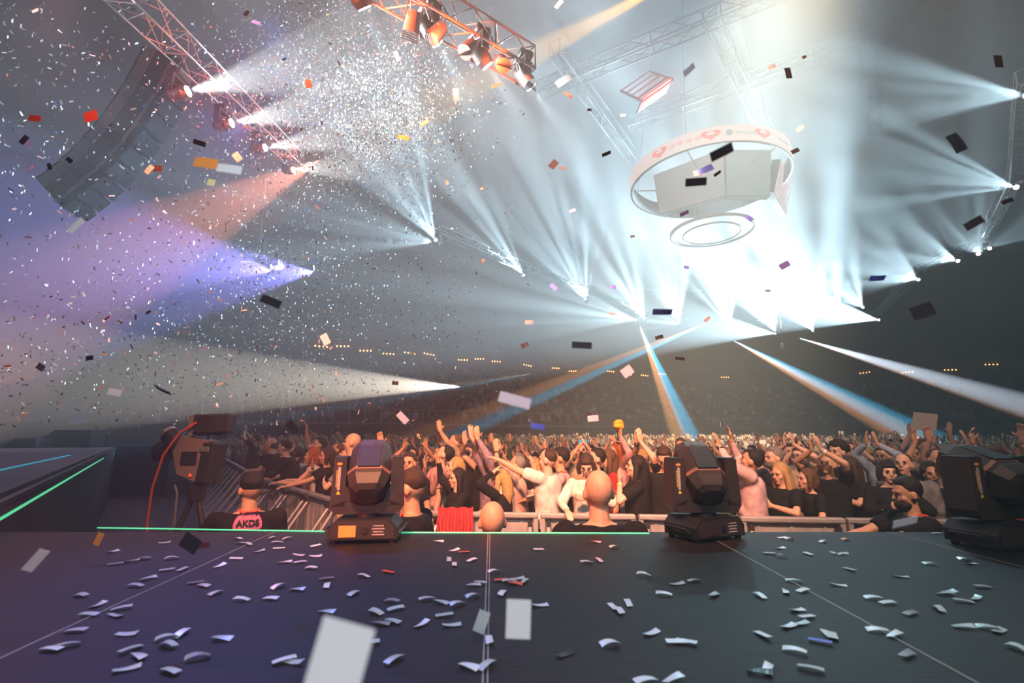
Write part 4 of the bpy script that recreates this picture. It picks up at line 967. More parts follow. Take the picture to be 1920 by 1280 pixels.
h = hero(1756, 862, 33, 172, 'man with short hair facing the stage above the smiling woman, one hand up', ('up', 'down'), (0, 0, 0), 'crew', 'dark brown', 'grey', sk=4)
h = hero(1712, 852, 29, 150, 'dark haired man in black above the laughing man', ('down', 'down'), (0, 0, 0), 'short', 'black', 'black', sk=4)
h = hero(1868, 862, 38, 110, 'person in dark red raising both bare arms at the right picture edge', ('clapup', 'up'), (0, 0, 0), 'short', 'dark brown', 'red', sk=0, build=1.1)
h = hero(1812, 858, 34, 128, 'person in a black tee with hands up above the dark moving light at the right', ('up', 'clapup'), (0, 0, 0), 'short', 'black', 'black', sk=4)
h = hero(1733, 838, 25, 178, 'person holding a white paper sheet above the head in the right part', ('up', 'up'), (0, 0, 0), 'short', 'brown', 'white')
o = MB().box((0, 0, 0), (.42, .006, .30)).build('paper_sheet', mat('white_paper', (.8, .78, .66), .7)); ATT[h.name] = [o]; o.location = wp(h, V((0, .1, 2.02))); o.rotation_euler = (.2, .1, 0); tag(o, 'blank white paper sheet held up in the right part of the crowd', 'paper')
h = hero(1160, 836, 24, 150, 'person holding a bright phone up behind the yellow cloth', ('phone', 'phone'), (0, 0, 0), 'short', 'dark brown', 'navy')
# give everybody room: slide them along their sight line until nobody stands in somebody else or in the barrier
pos = {o.name: [o.location.x, o.location.y] for o in HEROES}
for it in range(60):
    for i, a_ in enumerate(HEROES):
        for b_ in HEROES[i + 1:]:
            if (a_.name in PIT) != (b_.name in PIT): continue
            p, q = pos[a_.name], pos[b_.name]; D = math.hypot(p[0] - q[0], p[1] - q[1])
            if D < .44:
                lo, hi = (p, q) if math.hypot(*p) < math.hypot(*q) else (q, p); k = (.44 - D) * .25
                for w_, s in ((lo, -1), (hi, 1)):
                    r_ = math.hypot(*w_); w_[0] *= 1 + s * k / r_; w_[1] *= 1 + s * k / r_
    for o in HEROES:
        w_ = pos[o.name]
        if o.name not in PIT and w_[1] < rail_y(w_[0]) + .30: k = 1 + .02; w_[0] *= k; w_[1] *= k
for o in HEROES:
    d_ = V((pos[o.name][0] - o.location.x, pos[o.name][1] - o.location.y, 0)); o.location = o.location + d_
    for q in ATT.get(o.name, []): q.location = q.location + d_
print('heroes', len(HEROES))
# ------------------------------------------------------------------ red cloth hanging over the barrier
def drape(x0, x1, yt, yb, dep):
    a, b_, c = at_y(x0, yt, dep), at_y(x1, yt, dep), at_y(x0, yb, dep); nx, nz2 = 40, 16; v = []; 
    for lay in (0, .01):
        for i in range(nx + 1):
            for j in range(nz2 + 1):
                u, t_ = i / nx, j / nz2; v.append((a.x + (b_.x - a.x) * (u + .02 * math.sin(j * .5) * (1 - 2 * u)), dep + .035 * math.sin(u * 34 + math.sin(t_ * 3) * .8) * (.3 + t_) + lay, a.z + (c.z - a.z) * t_ + .006 * math.sin(u * 20)))
    n1_ = (nx + 1) * (nz2 + 1); q = lambda i, j, l: l * n1_ + i * (nz2 + 1) + j
    f = [(q(i, j, l), q(i + 1, j, l), q(i + 1, j + 1, l), q(i, j + 1, l)) for l in (0, 1) for i in range(nx) for j in range(nz2)]
    return npmesh('draped_cloth', np.array(v), np.array(f), mat('red_cloth', (.50, .05, .06), .85, noise=.2, nscale=30, bump=.3), smooth=True)
# ------------------------------------------------------------------ moving lights standing on the stage
orange_disp = mat('orange_display', (.8, .25, .05), .4, emit=(1, .28, .06), estr=.55)
housing = mat('fixture_housing', (.040, .032, .031), .45, spec=.35, noise=.12, bump=.12, bscale=150)
housing_d = mat('fixture_housing_dark', (.015, .016, .018), .5, noise=.12)
sticker_w = mat('sticker_white', (.45, .36, .34), .5, noise=.4, nscale=60); sticker_o = mat('sticker_orange', (.85, .30, .05), .5); sticker_y = mat('sticker_yellow', (.80, .55, .05), .5)
def oct_(w, h, c): return [(-w + c, -h), (w - c, -h), (w, -h + c), (w, h - c), (w - c, h), (-w + c, h), (-w, h - c), (-w, -h + c)]
def fixture(loc, yaw_base, yaw_yoke, tilt, label, s=1.0, lit=True):
    r = empty('moving_light', loc, yaw_base, label=label, cat='stage light')
    b = MB()
    # base: chamfered body, sloping shoulders
    prof = [(-.195, .022), (.195, .022), (.195, .085), (.150, .135), (-.150, .135), (-.195, .085)]
    b.prism(prof, -.135, .135)
    bo = b.build('base', housing_d, r)
    MB().prism([(-.178, .030), (.178, .030), (.178, .084), (.142, .126), (-.142, .126), (-.178, .084)], -.142, -.134).build('rear_panel', housing, bo)
    MB().box((-.085, -.1445, .072), (.095, .004, .062)).build('display', orange_disp if lit else mat('dark_display', (.05, .03, .028), .2), bo)
    mb = MB()
    for k in range(4): mb.box((.088, -.1445, .052 + .016 * k), (.07 - .012 * (k % 2), .003, .007))
    mb.build('panel_labels', sticker_w, bo)
    MB().tube((.012, -.143, .076), (.012, -.149, .076), .020, n=14).build('encoder_knob', housing_d, bo)
    for sx in (-1, 1):
        for sy in (-1, 1): MB().tube((.165 * sx, .105 * sy, 0), (.165 * sx, .105 * sy, .026), .018, .022, n=10).build('rubber_foot', rubber, bo)
    for sx in (-1, 1): MB().path([(.197 * sx, -.09, .05), (.222 * sx, -.08, .075), (.222 * sx, .08, .075), (.197 * sx, .09, .05)], .009, 6).build('handle', housing_d, bo)
    # yoke
    Y = empty('yoke_pivot', (0, 0, 0)); bpy.data.objects.remove(Y)
    yk = MB()
    U = [(-.200, .475), (-.212, .200), (-.185, .158), (.185, .158), (.212, .200), (.200, .475), (.128, .475), (.128, .315), (.062, .232), (-.062, .232), (-.128, .315), (-.128, .475)]
    # split the U into convex pieces so its faces stay clean
    for P in ([U[0], U[1], (-.128, .20), (-.128, .475)], [U[5], (.128, .475), (.128, .20), U[4]], [U[1], U[2], U[3], U[4], (.128, .232), (-.128, .232)], [(-.128, .315), (-.128, .225), (-.062, .232)], [(.128, .315), (.062, .232), (.128, .225)]):
        yk.prism(P, -.082, .082)
    yk.tube((0, 0, .132), (0, 0, .16), .075, n=16)
    yo = yk.build('yoke', housing, r); yo.rotation_euler = (0, 0, yaw_yoke)
    for sx in (-1, 1): MB().box((.164 * sx, 0, .478), (.068, .150, .012), bev=.004).build('arm_cap', housing_d, yo)
    MB().box((0, -.0845, .195), (.085, .004, .05)).build('transport_plate', housing_d, yo)
    st = MB().box((-.168, -.0838, .36), (.016, .002, .13)).build('label_strip', sticker_w, yo)
    MB().ell((-.168, -.084, .442), (.016, .002, .009), 12, 6).build('logo_mark', sticker_o, yo)
    mb = MB()
    for k in range(9): mb.box((-.181, -.084, .315 + .011 * k), (.006, .002, .007))
    mb.build('label_letters', sticker_y, yo)
    MB().add([(-.18, -.0845, .270), (-.156, -.0845, .270), (-.168, -.0845, .293)], [(0, 1, 2)]).build('warning_triangle', sticker_y, yo)
    # head, its rear towards the lens
    h = MB(); secs = [(-.185, .060, .055), (-.165, .092, .085), (-.10, .118, .108), (.02, .122, .120), (.14, .120, .120), (.20, .105, .105), (.215, .085, .085)]
    vs = []
    for (t_, w_, hh_) in secs: vs += [(x, t_, z) for (x, z) in oct_(w_, hh_, min(w_, hh_) * .42)]
    n = 8; fs = [(i * n + j, i * n + (j + 1) % n, (i + 1) * n + (j + 1) % n, (i + 1) * n + j) for i in range(len(secs) - 1) for j in range(n)] + [tuple(range(7, -1, -1)), tuple(range(6 * 8, 7 * 8))]
    h.add(vs, fs); h.ell((0, .11, .012), (.119, .135, .116), 18, 12); ho = h.build('head', housing, yo); ho.location = (0, 0, .375); ho.rotation_euler = (tilt, 0, 0)
    bd = MB(); v2 = []
    for (t_, w_, hh_) in ((-.075, .1225, .1135), (-.052, .1235, .1155)): v2 += [(x, t_, z) for (x, z) in oct_(w_, hh_, .05)]
    bd.add(v2, [(j, (j + 1) % 8, 8 + (j + 1) % 8, 8 + j) for j in range(8)]); bd.build('trim_band', mat('copper_band', (.30, .15, .11), .5, .2), ho)
    for sz in (1, -1): MB().box((0, .03, .121 * sz), (.13, .19, .012), bev=.004).build('cover', housing_d, ho)
    MB().tube((0, .212, 0), (0, .222, 0), .082, n=20).build('lens', mat('dark_glass', (.02, .03, .04), .1), ho)
    for sx in (-1, 1): MB().tube((.115 * sx, 0, 0), (.13 * sx, 0, 0), .045, n=14).build('pivot', housing_d, ho)
    r.scale = (s, s, s)
    return r
pL = at_z(674, 1020, 0); pR = at_z(1338, 1016, 0); pF = at_z(1925, 1036, 0)
print('fixtures', pL, pR, pF)
fixture((pL.x, pL.y + .12, 0), R(6), R(6), R(38), 'black moving light lit orange red, standing on the stage edge left of the middle', .90)
fixture((pR.x, pR.y + .12, 0), R(24), R(-22), R(40), 'black moving light with a dark brown yoke, right of the stage middle', .88, False)
fixture((pF.x, pF.y + .12, 0), R(10), R(-2), R(20), 'black moving light in deep shade at the far right of the stage edge', .92, False)

# ------------------------------------------------------------------ broadcast camera on a tripod in the pit
dc = 4.6
bc = empty('broadcast_camera', at_y(372, 862, dc), R(-8), label='broadcast camera with a hooded monitor and orange cable, on a tripod in the pit', cat='camera')
greyb = mat('camera_grey', (.20, .17, .18), .5, noise=.1); blk = mat('camera_black', (.02, .022, .028), .5)
MB().prism([(-.13, -.12), (.10, -.20), (.16, .17), (-.12, .22), (-.20, .08)], -.09, .09).build('body', greyb, bc)
MB().box((.14, 0, -.02), (.12, .20, .38), (0, .12, 0), bev=.02).build('rear_unit', blk, bc)
MB().tube((-.18, 0, .10), (-.36, .05, .22), .07, .09, n=14).build('lens_barrel', blk, bc, smooth=True)
MB().tube((-.33, 0, .06), (-.42, .04, .08), .085, .10, n=14).build('lens_hood', blk, bc, smooth=True)
mo = MB().box((.14, -.02, .33), (.34, .12, .18), (0, -.03, .1), bev=.015).build('monitor', blk, bc)
MB().prism([(-.07, .22), (-.03, .22), (-.02, .42), (-.08, .40)], -.08, .06).build('monitor_hood', greyb, mo)
MB().box((.10, 0, .235), (.26, .06, .015)).build('monitor_bracket', blk, bc)
MB().path([(-.10, 0, .20), (-.09, 0, .27), (.06, 0, .28), (.08, 0, .19)], .013, 6).build('carry_handle', blk, bc)
MB().box((-.02, -.095, .02), (.16, .012, .12), bev=.004).build('side_panel', blk, bc)
MB().tube((-.36, .05, .22), (-.40, .056, .242), .078, .080, n=14).build('lens_ring', alu, bc)
MB().box((.13, -.095, .10), (.10, .02, .05), bev=.006).build('viewfinder_mount', alu, bc)
MB().ell((.02, -.10, -.13), (.016, .01, .016), 8, 6).build('tally_lamp', mat('red_tally', (.6, .05, .03), .4, emit=(1, .1, .05), estr=.8), bc)
MB().path([(.02, -.1, .34), (-.12, -.12, .25), (-.24, -.14, .05), (-.31, -.14, -.25), (-.33, -.12, -.55), (-.30, -.1, -.9)], .010, 6).build('orange_cable', mat('orange_cable', (.75, .12, .05), .5), bc)
MB().path([(-.12, -.1, -.22), (-.07, -.12, -.28), (-.06, -.12, -.55), (-.12, -.14, -.66)], .010, 6).build('pan_bar', alu, bc)
trp = empty('tripod', at_y(372, 862, dc) + V((.02, .0, -.24)), 0, label='black tripod with spread legs under the broadcast camera', cat='tripod')
MB().tube((0, 0, .05), (0, 0, -.12), .09, .07, n=12).build('head_bowl', blk, trp)
hz = trp.location.z - FLOOR
for k, (x, y) in enumerate(((-.42, -.2), (.50, -.1), (.05, .55))):
    lg = MB().tube((x * .05, y * .05, -.08), (x * .55, y * .55, -hz * .55), .026, n=8).tube((x * .55, y * .55, -hz * .5), (x, y, -hz + .02), .018, n=8).build('leg', blk, trp)
    MB().box((x, y, -hz + .015), (.07, .07, .03)).build('foot', rubber, lg)
MB().path([(-.2, -.1, -hz * .6), (.25, -.05, -hz * .6), (.02, .28, -hz * .6), (-.2, -.1, -hz * .6)], .010, 5).build('spreader', blk, trp)
# second operator's hand reaching for the tripod is part of the crouching man
drape(820, 888, 951, 1006, rail_y(-.5) - .16).name = 'draped_cloth'
tag(bpy.data.objects['draped_cloth'], 'dark red cloth hanging over the middle barrier', 'cloth')
for o in HEROES: pass
# ------------------------------------------------------------------ the crowd behind the people in front
templates = []
tp = [(('clapup', 'clapup'), (0, 8, 0), 'short', False, 'short', 'clapping overhead'), (('up', 'up'), (0, 10, 0), 'short', False, 'short', 'both arms up'), (('up', 'down'), (0, 4, 0), 'crew', False, 'short', 'one arm up'),
      (('down', 'upin'), (6, 5, 0), 'long', True, 'short', 'one arm up'), (('clap', 'clap'), (0, 4, 0), 'short', False, 'long', 'clapping low'), (('phone', 'phone'), (0, 0, 0), 'bob', True, 'short', 'hands before face'),
      (('down', 'down'), (-6, 6, 0), 'short', False, 'short', 'arms down'), (('clapup', 'claphigh'), (0, 12, 0), 'long', True, 'none', 'clapping overhead'), (('down', 'down'), (10, 0, 0), 'ponytail', True, 'short', 'arms down'),
      (('down', 'chest'), (0, 14, 0), 'balding', False, 'long', 'hand on chest'), (('claphigh', 'claphigh'), (0, 14, 0), 'crew', False, 'long', 'clapping'), (('clap', 'clap'), (0, 4, 4), 'long', True, 'short', 'clapping low'),
      (('upin', 'upin'), (0, 6, 0), 'curly', False, 'short', 'both arms up'), (('face', 'down'), (0, 3, 0), 'bob', True, 'long', 'hand at mouth')]
for k, (arms, hd, hr, wom, slv, phr) in enumerate(tp):
    P = person_meshes(arms, hd, hr, slv, 3, 1.0 + .05 * (k % 3), wom, .0145, 900 + k, dec=.55)
    templates.append((P, phr, wom, hr))
GAZE = V((-9.5, 4.0, 0))
def inside(x, y):
    if y < rail_y(x) + .45: return False
    px = 960 + F * x / y
    return px > 425
taken = [(o.location.x, o.location.y) for o in HEROES]
cand = []
y = 5.9; row = 0
while y < 48:
    dx = .56 + .008 * y; x = -y * .72 + (row % 2) * dx / 2
    while x < y * 1.12:
        jx, jy = x + random.uniform(-.15, .15), y + random.uniform(-.18, .18)
        if inside(jx, jy): cand.append((jx, jy))
        x += dx
    y += .60 + .016 * y; row += 1
near, far = [], []
for (x, y) in cand:
    if any((x - a) ** 2 + (y - b) ** 2 < .30 for a, b in taken): continue
    px = 960 + F * x / y
    lim = 1.0 if px > 600 else .6                      # keep the hand placed people in front clear
    if y < rail_y(x) + lim: continue
    near.append((x, y))
near.sort(key=lambda q: q[0] ** 2 + q[1] ** 2)
NI = 300 - len(HEROES)
near, far = near[:NI], near[NI:]
def in_bowl(x, y, mg=1.0):
    k = np.argmin((INNER[:, 0] - x) ** 2 + (INNER[:, 1] - y) ** 2); return (np.array([x, y]) - INNER[k]) @ nor[k] < -mg
far = [q for q in far if in_bowl(*q)]
print('crowd', len(near), len(far))
hair_n = ['black', 'dark brown', 'dark brown', 'brown', 'brown', 'blond', 'grey', 'black']
top_n = ['black', 'black', 'black', 'grey', 'white', 'navy', 'red', 'beige', 'blue', 'pink', 'green', 'black', 'grey', 'white']
def sector(px, y):
    s = ('left of left light' if px < 620 else 'behind left light' if px < 770 else 'right of left light' if px < 930 else 'behind bald man' if px < 1080 else 'left of right light' if px < 1250 else
         'behind right light' if px < 1400 else 'right of right light' if px < 1560 else 'behind right barrier' if px < 1740 else 'behind dark right light')
    d = 'second row' if y < 7.6 else 'third row' if y < 8.6 else 'fourth row' if y < 9.8 else 'fifth row' if y < 11.4 else 'far back'
    return s, d
hn = {'short': 'short', 'crew': 'cropped', 'long': 'long', 'bob': 'chin-length', 'ponytail': 'tied', 'balding': 'thin', 'curly': 'curly'}
for k, (x, y) in enumerate(near):
    ti = random.randrange(len(templates))
    P, phr, wom, hr = templates[ti]; hc = random.choice(hair_n); tc_ = random.choice(top_n)
    if wom and random.random() < .25: hc = 'blond'
    o = link_me('person', P['body'], skin, None, random.choice(SKINS)); link_me('top', P['top'], cloth, o, TOPC[tc_]); link_me('trousers', P['trousers'], jeans, o); link_me('hair', P['hair'], hairm, o, HAIRC[hc])
    g = GAZE if random.random() < .8 else V((0, 0, 0)); dv = V((g.x - x, g.y - y)); a = math.atan2(-dv.x, dv.y) + random.uniform(-.35, .35)
    s = random.uniform(.93, 1.05) * (.96 if wom else 1.0)
    o.location = (x, y, FLOOR); o.rotation_euler = (0, 0, a); o.scale = (s,) * 3
    sc_, dp = sector(960 + F * x / y, y)
    tag(o, '%s, %s %s hair, %s top, %s, %s, %s' % ('woman' if wom else 'man', hn[hr], 'brown' if hc == 'dark brown' else hc, tc_, phr.replace('standing ', ''), sc_, dp), 'person', 'people in the crowd behind the front row')
# distant crowd: thousands of small figures in one mass
def low_figure(arms, hair, rnd):
    m = MB(); n = 6
    m.ell((0, 0, 1.63), (.085, .10, .125), 7, 5, 0); m.ell((0, -.03, 1.67), (.092, .095, .11), 7, 5, 1)
    if hair: m.ell((0, -.06, 1.54), (.09, .06, .16), 6, 4, 1)
    m.tube((0, 0, 1.36), (0, 0, 1.54), .06, .055, 5, 0, False)
    m.tube((0, 0, .95), (0, 0, 1.40), .17, .19, 7, 2); m.ell((0, 0, 1.40), (.20, .10, .07), 7, 4, 2)
    m.tube((0, 0, 0), (0, 0, .96), .13, .17, 6, 3, False)
    for s, pz in ((1, arms[0]), (-1, arms[1])):
        w_, eh, fd, pn = POSE[pz]; w_, fd, eh = V((w_[0] * s, w_[1], w_[2])), V((fd[0] * s, fd[1], fd[2])), V((eh[0] * s, eh[1], eh[2])); sh = V((.19 * s, 0, 1.43)); el = (sh + w_) / 2 + eh.normalized() * .10
        m.tube(sh, el, .055, .042, 5, 2 if rnd else 0, False); m.tube(el, w_, .040, .028, 5, 0, False); m.box(w_ + fd.normalized() * .08, (.05, .05, .17), V(fd).to_track_quat('Z', 'Y').to_matrix(), 0)
    v = np.array(m.v); tri = []; mi = []
    for f, q in zip(m.f, m.m):
        for j in range(1, len(f) - 1): tri.append((f[0], f[j], f[j + 1])); mi.append(q)
    return v, np.array(tri), np.array(mi)
lows = [low_figure(a, h, r) for a, h, r in [(('clapup', 'clapup'), 0, 0), (('up', 'up'), 0, 0), (('up', 'down'), 1, 1), (('clap', 'clap'), 0, 1), (('phone', 'phone'), 1, 0), (('down', 'down'), 0, 1), (('claphigh', 'claphigh'), 1, 1), (('upin', 'down'), 0, 0), (('down', 'upin'), 1, 0), (('clapup', 'clapup'), 1, 0)]]
def mass(name, pts, mats_, slots, scale=(.92, 1.06), gaze=True, lifts=None, weights=None):
    VV, FF, MI = [], [], []; off = 0
    for k, p in enumerate(pts):
        v, f, mi = lows[int(rng.integers(len(lows)))] if weights is None else lows[int(rng.choice(len(lows), p=weights))]
        a = math.atan2(-(GAZE.x - p[0]), (GAZE.y - p[1])) + rng.uniform(-.4, .4); s = rng.uniform(*scale); c, sn = math.cos(a), math.sin(a)
        q = v * s; VV.append(np.stack([q[:, 0] * c - q[:, 1] * sn + p[0], q[:, 0] * sn + q[:, 1] * c + p[1], q[:, 2] + p[2]], 1)); FF.append(f + off); off += len(v)
        sk_, hr_, tp_ = rng.integers(0, 2), rng.choice([2, 3, 3, 4, 5]), rng.choice(slots)
        MI.append(np.choose(mi, [sk_, hr_, tp_, 6]))
    return npmesh(name, np.concatenate(VV), np.concatenate(FF), mats_, np.concatenate(MI), smooth=True)
cm = [mat('far_skin', (.66, .42, .30), .55), mat('far_skin_tan', (.58, .36, .25), .55), mat('far_hair_black', (.02, .015, .012), .6), mat('far_hair_brown', (.07, .04, .025), .6), mat('far_hair_blond', (.42, .28, .12), .6), mat('far_hair_grey', (.2, .19, .18), .6), jeans,
      mat('far_top_black', (.015, .015, .018), .8), mat('far_top_grey', (.18, .18, .19), .8), mat('far_top_white', (.65, .64, .62), .8), mat('far_top_navy', (.03, .04, .09), .8), mat('far_top_red', (.35, .05, .05), .8), mat('far_top_blue', (.25, .35, .5), .8), mat('far_top_beige', (.42, .34, .25), .8)]
o = mass('crowd', [(x, y, FLOOR) for (x, y) in far], cm, [7, 7, 7, 8, 9, 10, 11, 12, 13])
tag(o, 'dense distant crowd of hundreds of people filling the arena floor', 'crowd', kind='stuff')
# spectators in the lower seating tier, tiny and dim
pts_ = []
for k in range(14):
    for s in np.arange(cum[20], cum[-16], .62):
        if rng.random() < .42 and (s % 9.0) > 1.2:
            p = on_bowl(s + rng.uniform(-.1, .1), 1.4 + .85 * k + .3); pts_.append((p[0], p[1], WALLTOP + .42 * (k + 1) - .78))
o = mass('spectators', pts_, cm, [7, 7, 8, 9, 10, 11], weights=[.02, .02, .03, .15, .05, .65, .02, .02, .02, .02])
tag(o, 'dim spectators sitting in the lower seating tier behind the railing', 'crowd', kind='stuff'); print('spectators', len(pts_))
# ------------------------------------------------------------------ confetti
foil = mat('white_confetti', (.97, .97, .98), .42, .3, spec=.7)
CC = {'white': (.88, .88, .92), 'silver': (.55, .60, .62), 'dark': (.035, .028, .035), 'blue': (.14, .18, .75), 'violet': (.34, .25, .62), 'orange': (.90, .34, .08), 'red': (.80, .10, .05), 'brown': (.16, .07, .045), 'teal': (.2, .55, .55), 'pink': (.90, .68, .76), 'grey': (.3, .3, .34)}  # airborne dark strips are unlit silhouettes darkened by colour; some tints copy coloured light
cmat = mat('foil_confetti', (.8, .8, .8), .3, .15, objcol=True)
def strip_mesh(k):
    """a foil strip 55 x 20 mm, slightly curled"""
    n = 6; cv = [0, .002, .004, -.003, .0015, .007][k]; tw = [0, .1, -.2, .3, .5, -.4][k]; v = []
    for lay in (0, .0004):
        for i in range(n + 1):
            u = i / n - .5
            for j in (-.5, .5): a_ = tw * u; v.append((u * .055, j * .020 * math.cos(a_), cv * (1 - (2 * u) ** 2) + j * .020 * math.sin(a_) + lay))
    N_ = 2 * (n + 1); f = []
    for i in range(n):
        a = 2 * i; f += [(a, a + 2, a + 3, a + 1), (N_ + a, N_ + a + 1, N_ + a + 3, N_ + a + 2), (a, N_ + a, N_ + a + 2, a + 2), (a + 1, a + 3, N_ + a + 3, N_ + a + 1)]
    f += [(0, 1, N_ + 1, N_), (2 * n, N_ + 2 * n, N_ + 2 * n + 1, 2 * n + 1)]
    me = bpy.data.meshes.new('confetti'); me.from_pydata(v, [], f); me.materials.append(cmat); me.update(); return me
SM = [strip_mesh(k) for k in range(6)]
NCF = 0
def piece(loc, rot, col, label, group, k=None, s=1.0):
    global NCF
    o = bpy.data.objects.new('confetti', SM[random.randrange(6) if k is None else k]); COL.objects.link(o); NCF += 1
    o.location = loc; o.color = (*CC[col], 1); o.scale = (s, s, s)
    if isinstance(rot, Matrix): o.rotation_euler = rot.to_euler()
    else: o.rotation_euler = rot
    return tag(o, label, 'confetti', group)
ST = """217 1057 b,247 1052 b,322 1047 b,313 1068 b,342 1067 s,279 1084 b,255 1098 b,152 1116 b,185 1133 b,167 1152 b,228 1140 s,217 1153 b,143 1182 b,97 1217 w,125 1210 s,238 1188 b,313 1197 b,340 1188 v,315 1210 b,245 1217 b,260 1230 b,370 1233 g,238 1253 b,320 1258 b,417 1197 s,367 1092 b,382 1098 b,405 1112 b,453 1124 v,508 1122 v,412 1060 v,443 1047 v,485 1033 b,522 1100 w,558 1105 s,535 1054 v,563 1054 v,560 1040 w,592 1042 w,583 1065 w,612 1085 g,613 1098 w,613 1147 s,533 1238 w,550 1240 s,450 1018 b,447 1010 w,520 1017 b,510 1008 b,523 1028 v,308 1017 s,213 1033 w,592 1023 w,270 1047 b,465 1020 b,540 1010 v,822 1015 w,852 1031 w,870 1035 r,885 1050 w,842 1049 s,852 1058 w,927 1072 w,900 1092 s,888 1097 s,887 1118 s,942 1112 w,1010 1030 w,1117 1016 p,1152 1026 w,1100 1054 w,1123 1050 p,1207 1078 w,1270 1094 s,1245 1114 w,1013 1134 w,1178 1131 w,1150 1137 w,1162 1145 w,1222 1186 w,1143 1208 w,1268 1203 w,1061 1225 d,800 1123 s,827 1129 s,858 1133 s,833 1153 s,847 1171 s,791 1169 w,737 1165 s,714 1169 g,705 1148 s,742 1141 s,735 1127 g,663 1113 s,682 1080 w,728 1072 r,665 1205 s,692 1205 s,739 1237 s,917 1200 w,880 1250 w,912 1248 s,1210 1277 w,1263 1273 w,955 1090 s,970 1084 s,983 1090 s,966 1094 r,940 1087 r,1467 1008 w,1480 1011 w,1543 1015 w,1585 1011 o,1464 1027 w,1443 1037 w,1463 1043 d,1515 1038 w,1567 1037 w,1578 1038 s,1593 1067 w,1688 1080 w,1757 1000 w,1807 1049 w,1820 1056 w,1743 1057 s,1572 1096 w,1488 1089 w,1473 1109 w,1506 1107 w,1425 1117 w,1302 1089 s,1340 1115 s,1495 1143 w,1513 1156 w,1479 1173 w,1500 1168 s,1430 1190 w,1490 1220 w,1562 1192 w,1553 1189 w,1538 1202 b,1520 1253 s,1440 1253 w,1425 1260 d,1637 1121 w,1665 1130 w,1772 1113 s,1780 1109 s,1807 1127 s,1830 1121 s,1760 1142 s,1708 1150 g,1645 1182 w,1678 1190 w,1807 1175 s,1853 1177 s,1873 1182 s,1910 1217 s,1702 1227 g,1287 1203 w,1843 1100 s"""
cn = {'b': 'blue', 's': 'silver', 'w': 'white', 'v': 'violet', 'g': 'grey', 'r': 'red', 'p': 'pink', 'd': 'dark', 'o': 'orange'}
for q in ST.split(','):
    x, y, c = q.split(); x, y = float(x), float(y); p = at_z(x, y, .004); a = random.uniform(-.6, .6) + (0 if random.random() < .75 else 1.3)
    c2 = {'b': 'silver', 'v': 'white'}.get(c, cn[c]) if x < 640 else cn[c]
    seen_c = 'bluish' if c in 'bv' else {'w': 'white', 's': 'silver', 'g': 'grey', 'r': 'red', 'p': 'pink', 'd': 'dark', 'o': 'orange'}[c]
    zone = 'stage left part' if x < 640 else 'stage middle' if x < 1290 else 'stage right part'
    row_ = 'along the edge' if y < 1035 else 'near the edge' if y < 1065 else 'halfway back' if y < 1110 else 'before the middle' if y < 1160 else 'nearer the lens' if y < 1215 else 'nearest the lens'
    piece(p + V((0, 0, .003)), (random.uniform(-.12, .12), random.uniform(-.1, .1), a), c2, '%s strip flat on %s, %s' % (seen_c, zone, row_), '%s strips on %s, %s' % (seen_c, zone, row_))
AIR = """1353 285 54 17 28 dark,1305 341 44 14 5 dark,1323 318 34 13 25 violet,1310 324 22 12 10 white,1793 268 42 28 -65 dark,1826 418 44 16 28 dark,1730 583 46 26 18 dark,1872 115 30 18 88 dark,1889 377 26 9 20 dark,1645 521 30 8 2 blue,1471 497 22 12 28 violet,1404 409 16 9 -40 blue,1283 400 20 6 25 violet,1287 501 10 6 -10 blue,1242 584 38 9 0 violet,1236 632 16 7 15 dark,1275 672 18 6 -5 dark,1091 647 38 13 -3 dark,984 647 14 9 25 dark,992 604 16 8 0 grey,1038 308 20 14 50 dark,1055 315 16 6 -10 dark,1038 538 16 9 -40 blue,1149 538 12 7 -10 blue,1073 395 14 6 25 violet,905 489 10 5 40 dark,903 353 10 5 -60 dark,838 342 10 6 -70 dark,1292 131 34 10 45 white,1056 152 36 16 35 white,1065 178 20 7 -35 brown,1048 8 24 9 55 white,855 178 30 12 -85 pink,744 105 26 9 -70 blue,796 230 20 8 35 brown,756 258 24 9 -12 orange,579 157 20 14 -80 brown,508 565 42 16 -22 dark,1176 696 22 18 35 white,1112 784 20 11 5 white,1105 779 12 9 -40 dark,1008 799 26 10 -8 blue,965 750 60 20 -15 pink,972 1160 62 42 88 white,635 1240 125 92 76 white,903 1165 36 20 70 silver,386 306 50 22 -8 orange,430 317 52 18 -8 white,445 294 22 14 -50 pink,143 423 36 14 50 white,280 318 20 12 55 white,296 316 18 14 0 brown,170 218 28 24 20 red,65 222 26 14 -8 red,374 268 28 9 -18 dark,396 342 16 14 -10 teal,1478 137 26 13 -85 dark,1447 126 20 9 25 grey,1508 107 10 7 30 red,1500 241 20 9 40 white,1491 283 18 9 25 dark,1168 216 12 6 0 grey,1137 288 20 5 25 dark,1105 206 9 6 0 dark,610 636 22 14 -60 white,741 718 12 7 -5 dark,305 730 36 7 -25 violet,548 800 26 12 -50 dark,357 1018 34 26 -30 dark,382 1022 22 9 8 dark,67 1050 44 12 52 pink,185 1010 22 12 70 orange,755 783 24 12 -45 pink,1697 978 46 14 12 white,130 300 16 9 -40 dark,93 312 16 8 -60 dark,45 262 20 14 60 violet,52 268 14 10 -30 violet,168 671 14 9 10 dark,278 585 10 6 40 dark,1186 443 9 5 10 dark,1345 325 18 5 35 dark,1440 545 10 5 0 grey,1326 598 14 6 40 grey,1148 588 12 4 -10 grey,930 160 22 8 20 dark,215 735 26 12 -10 white,76 688 16 12 -30 white,150 785 36 16 10 grey,480 42 20 8 -20 blue,462 25 14 10 60 white,66 20 14 8 30 white,1430 828 12 7 0 white"""
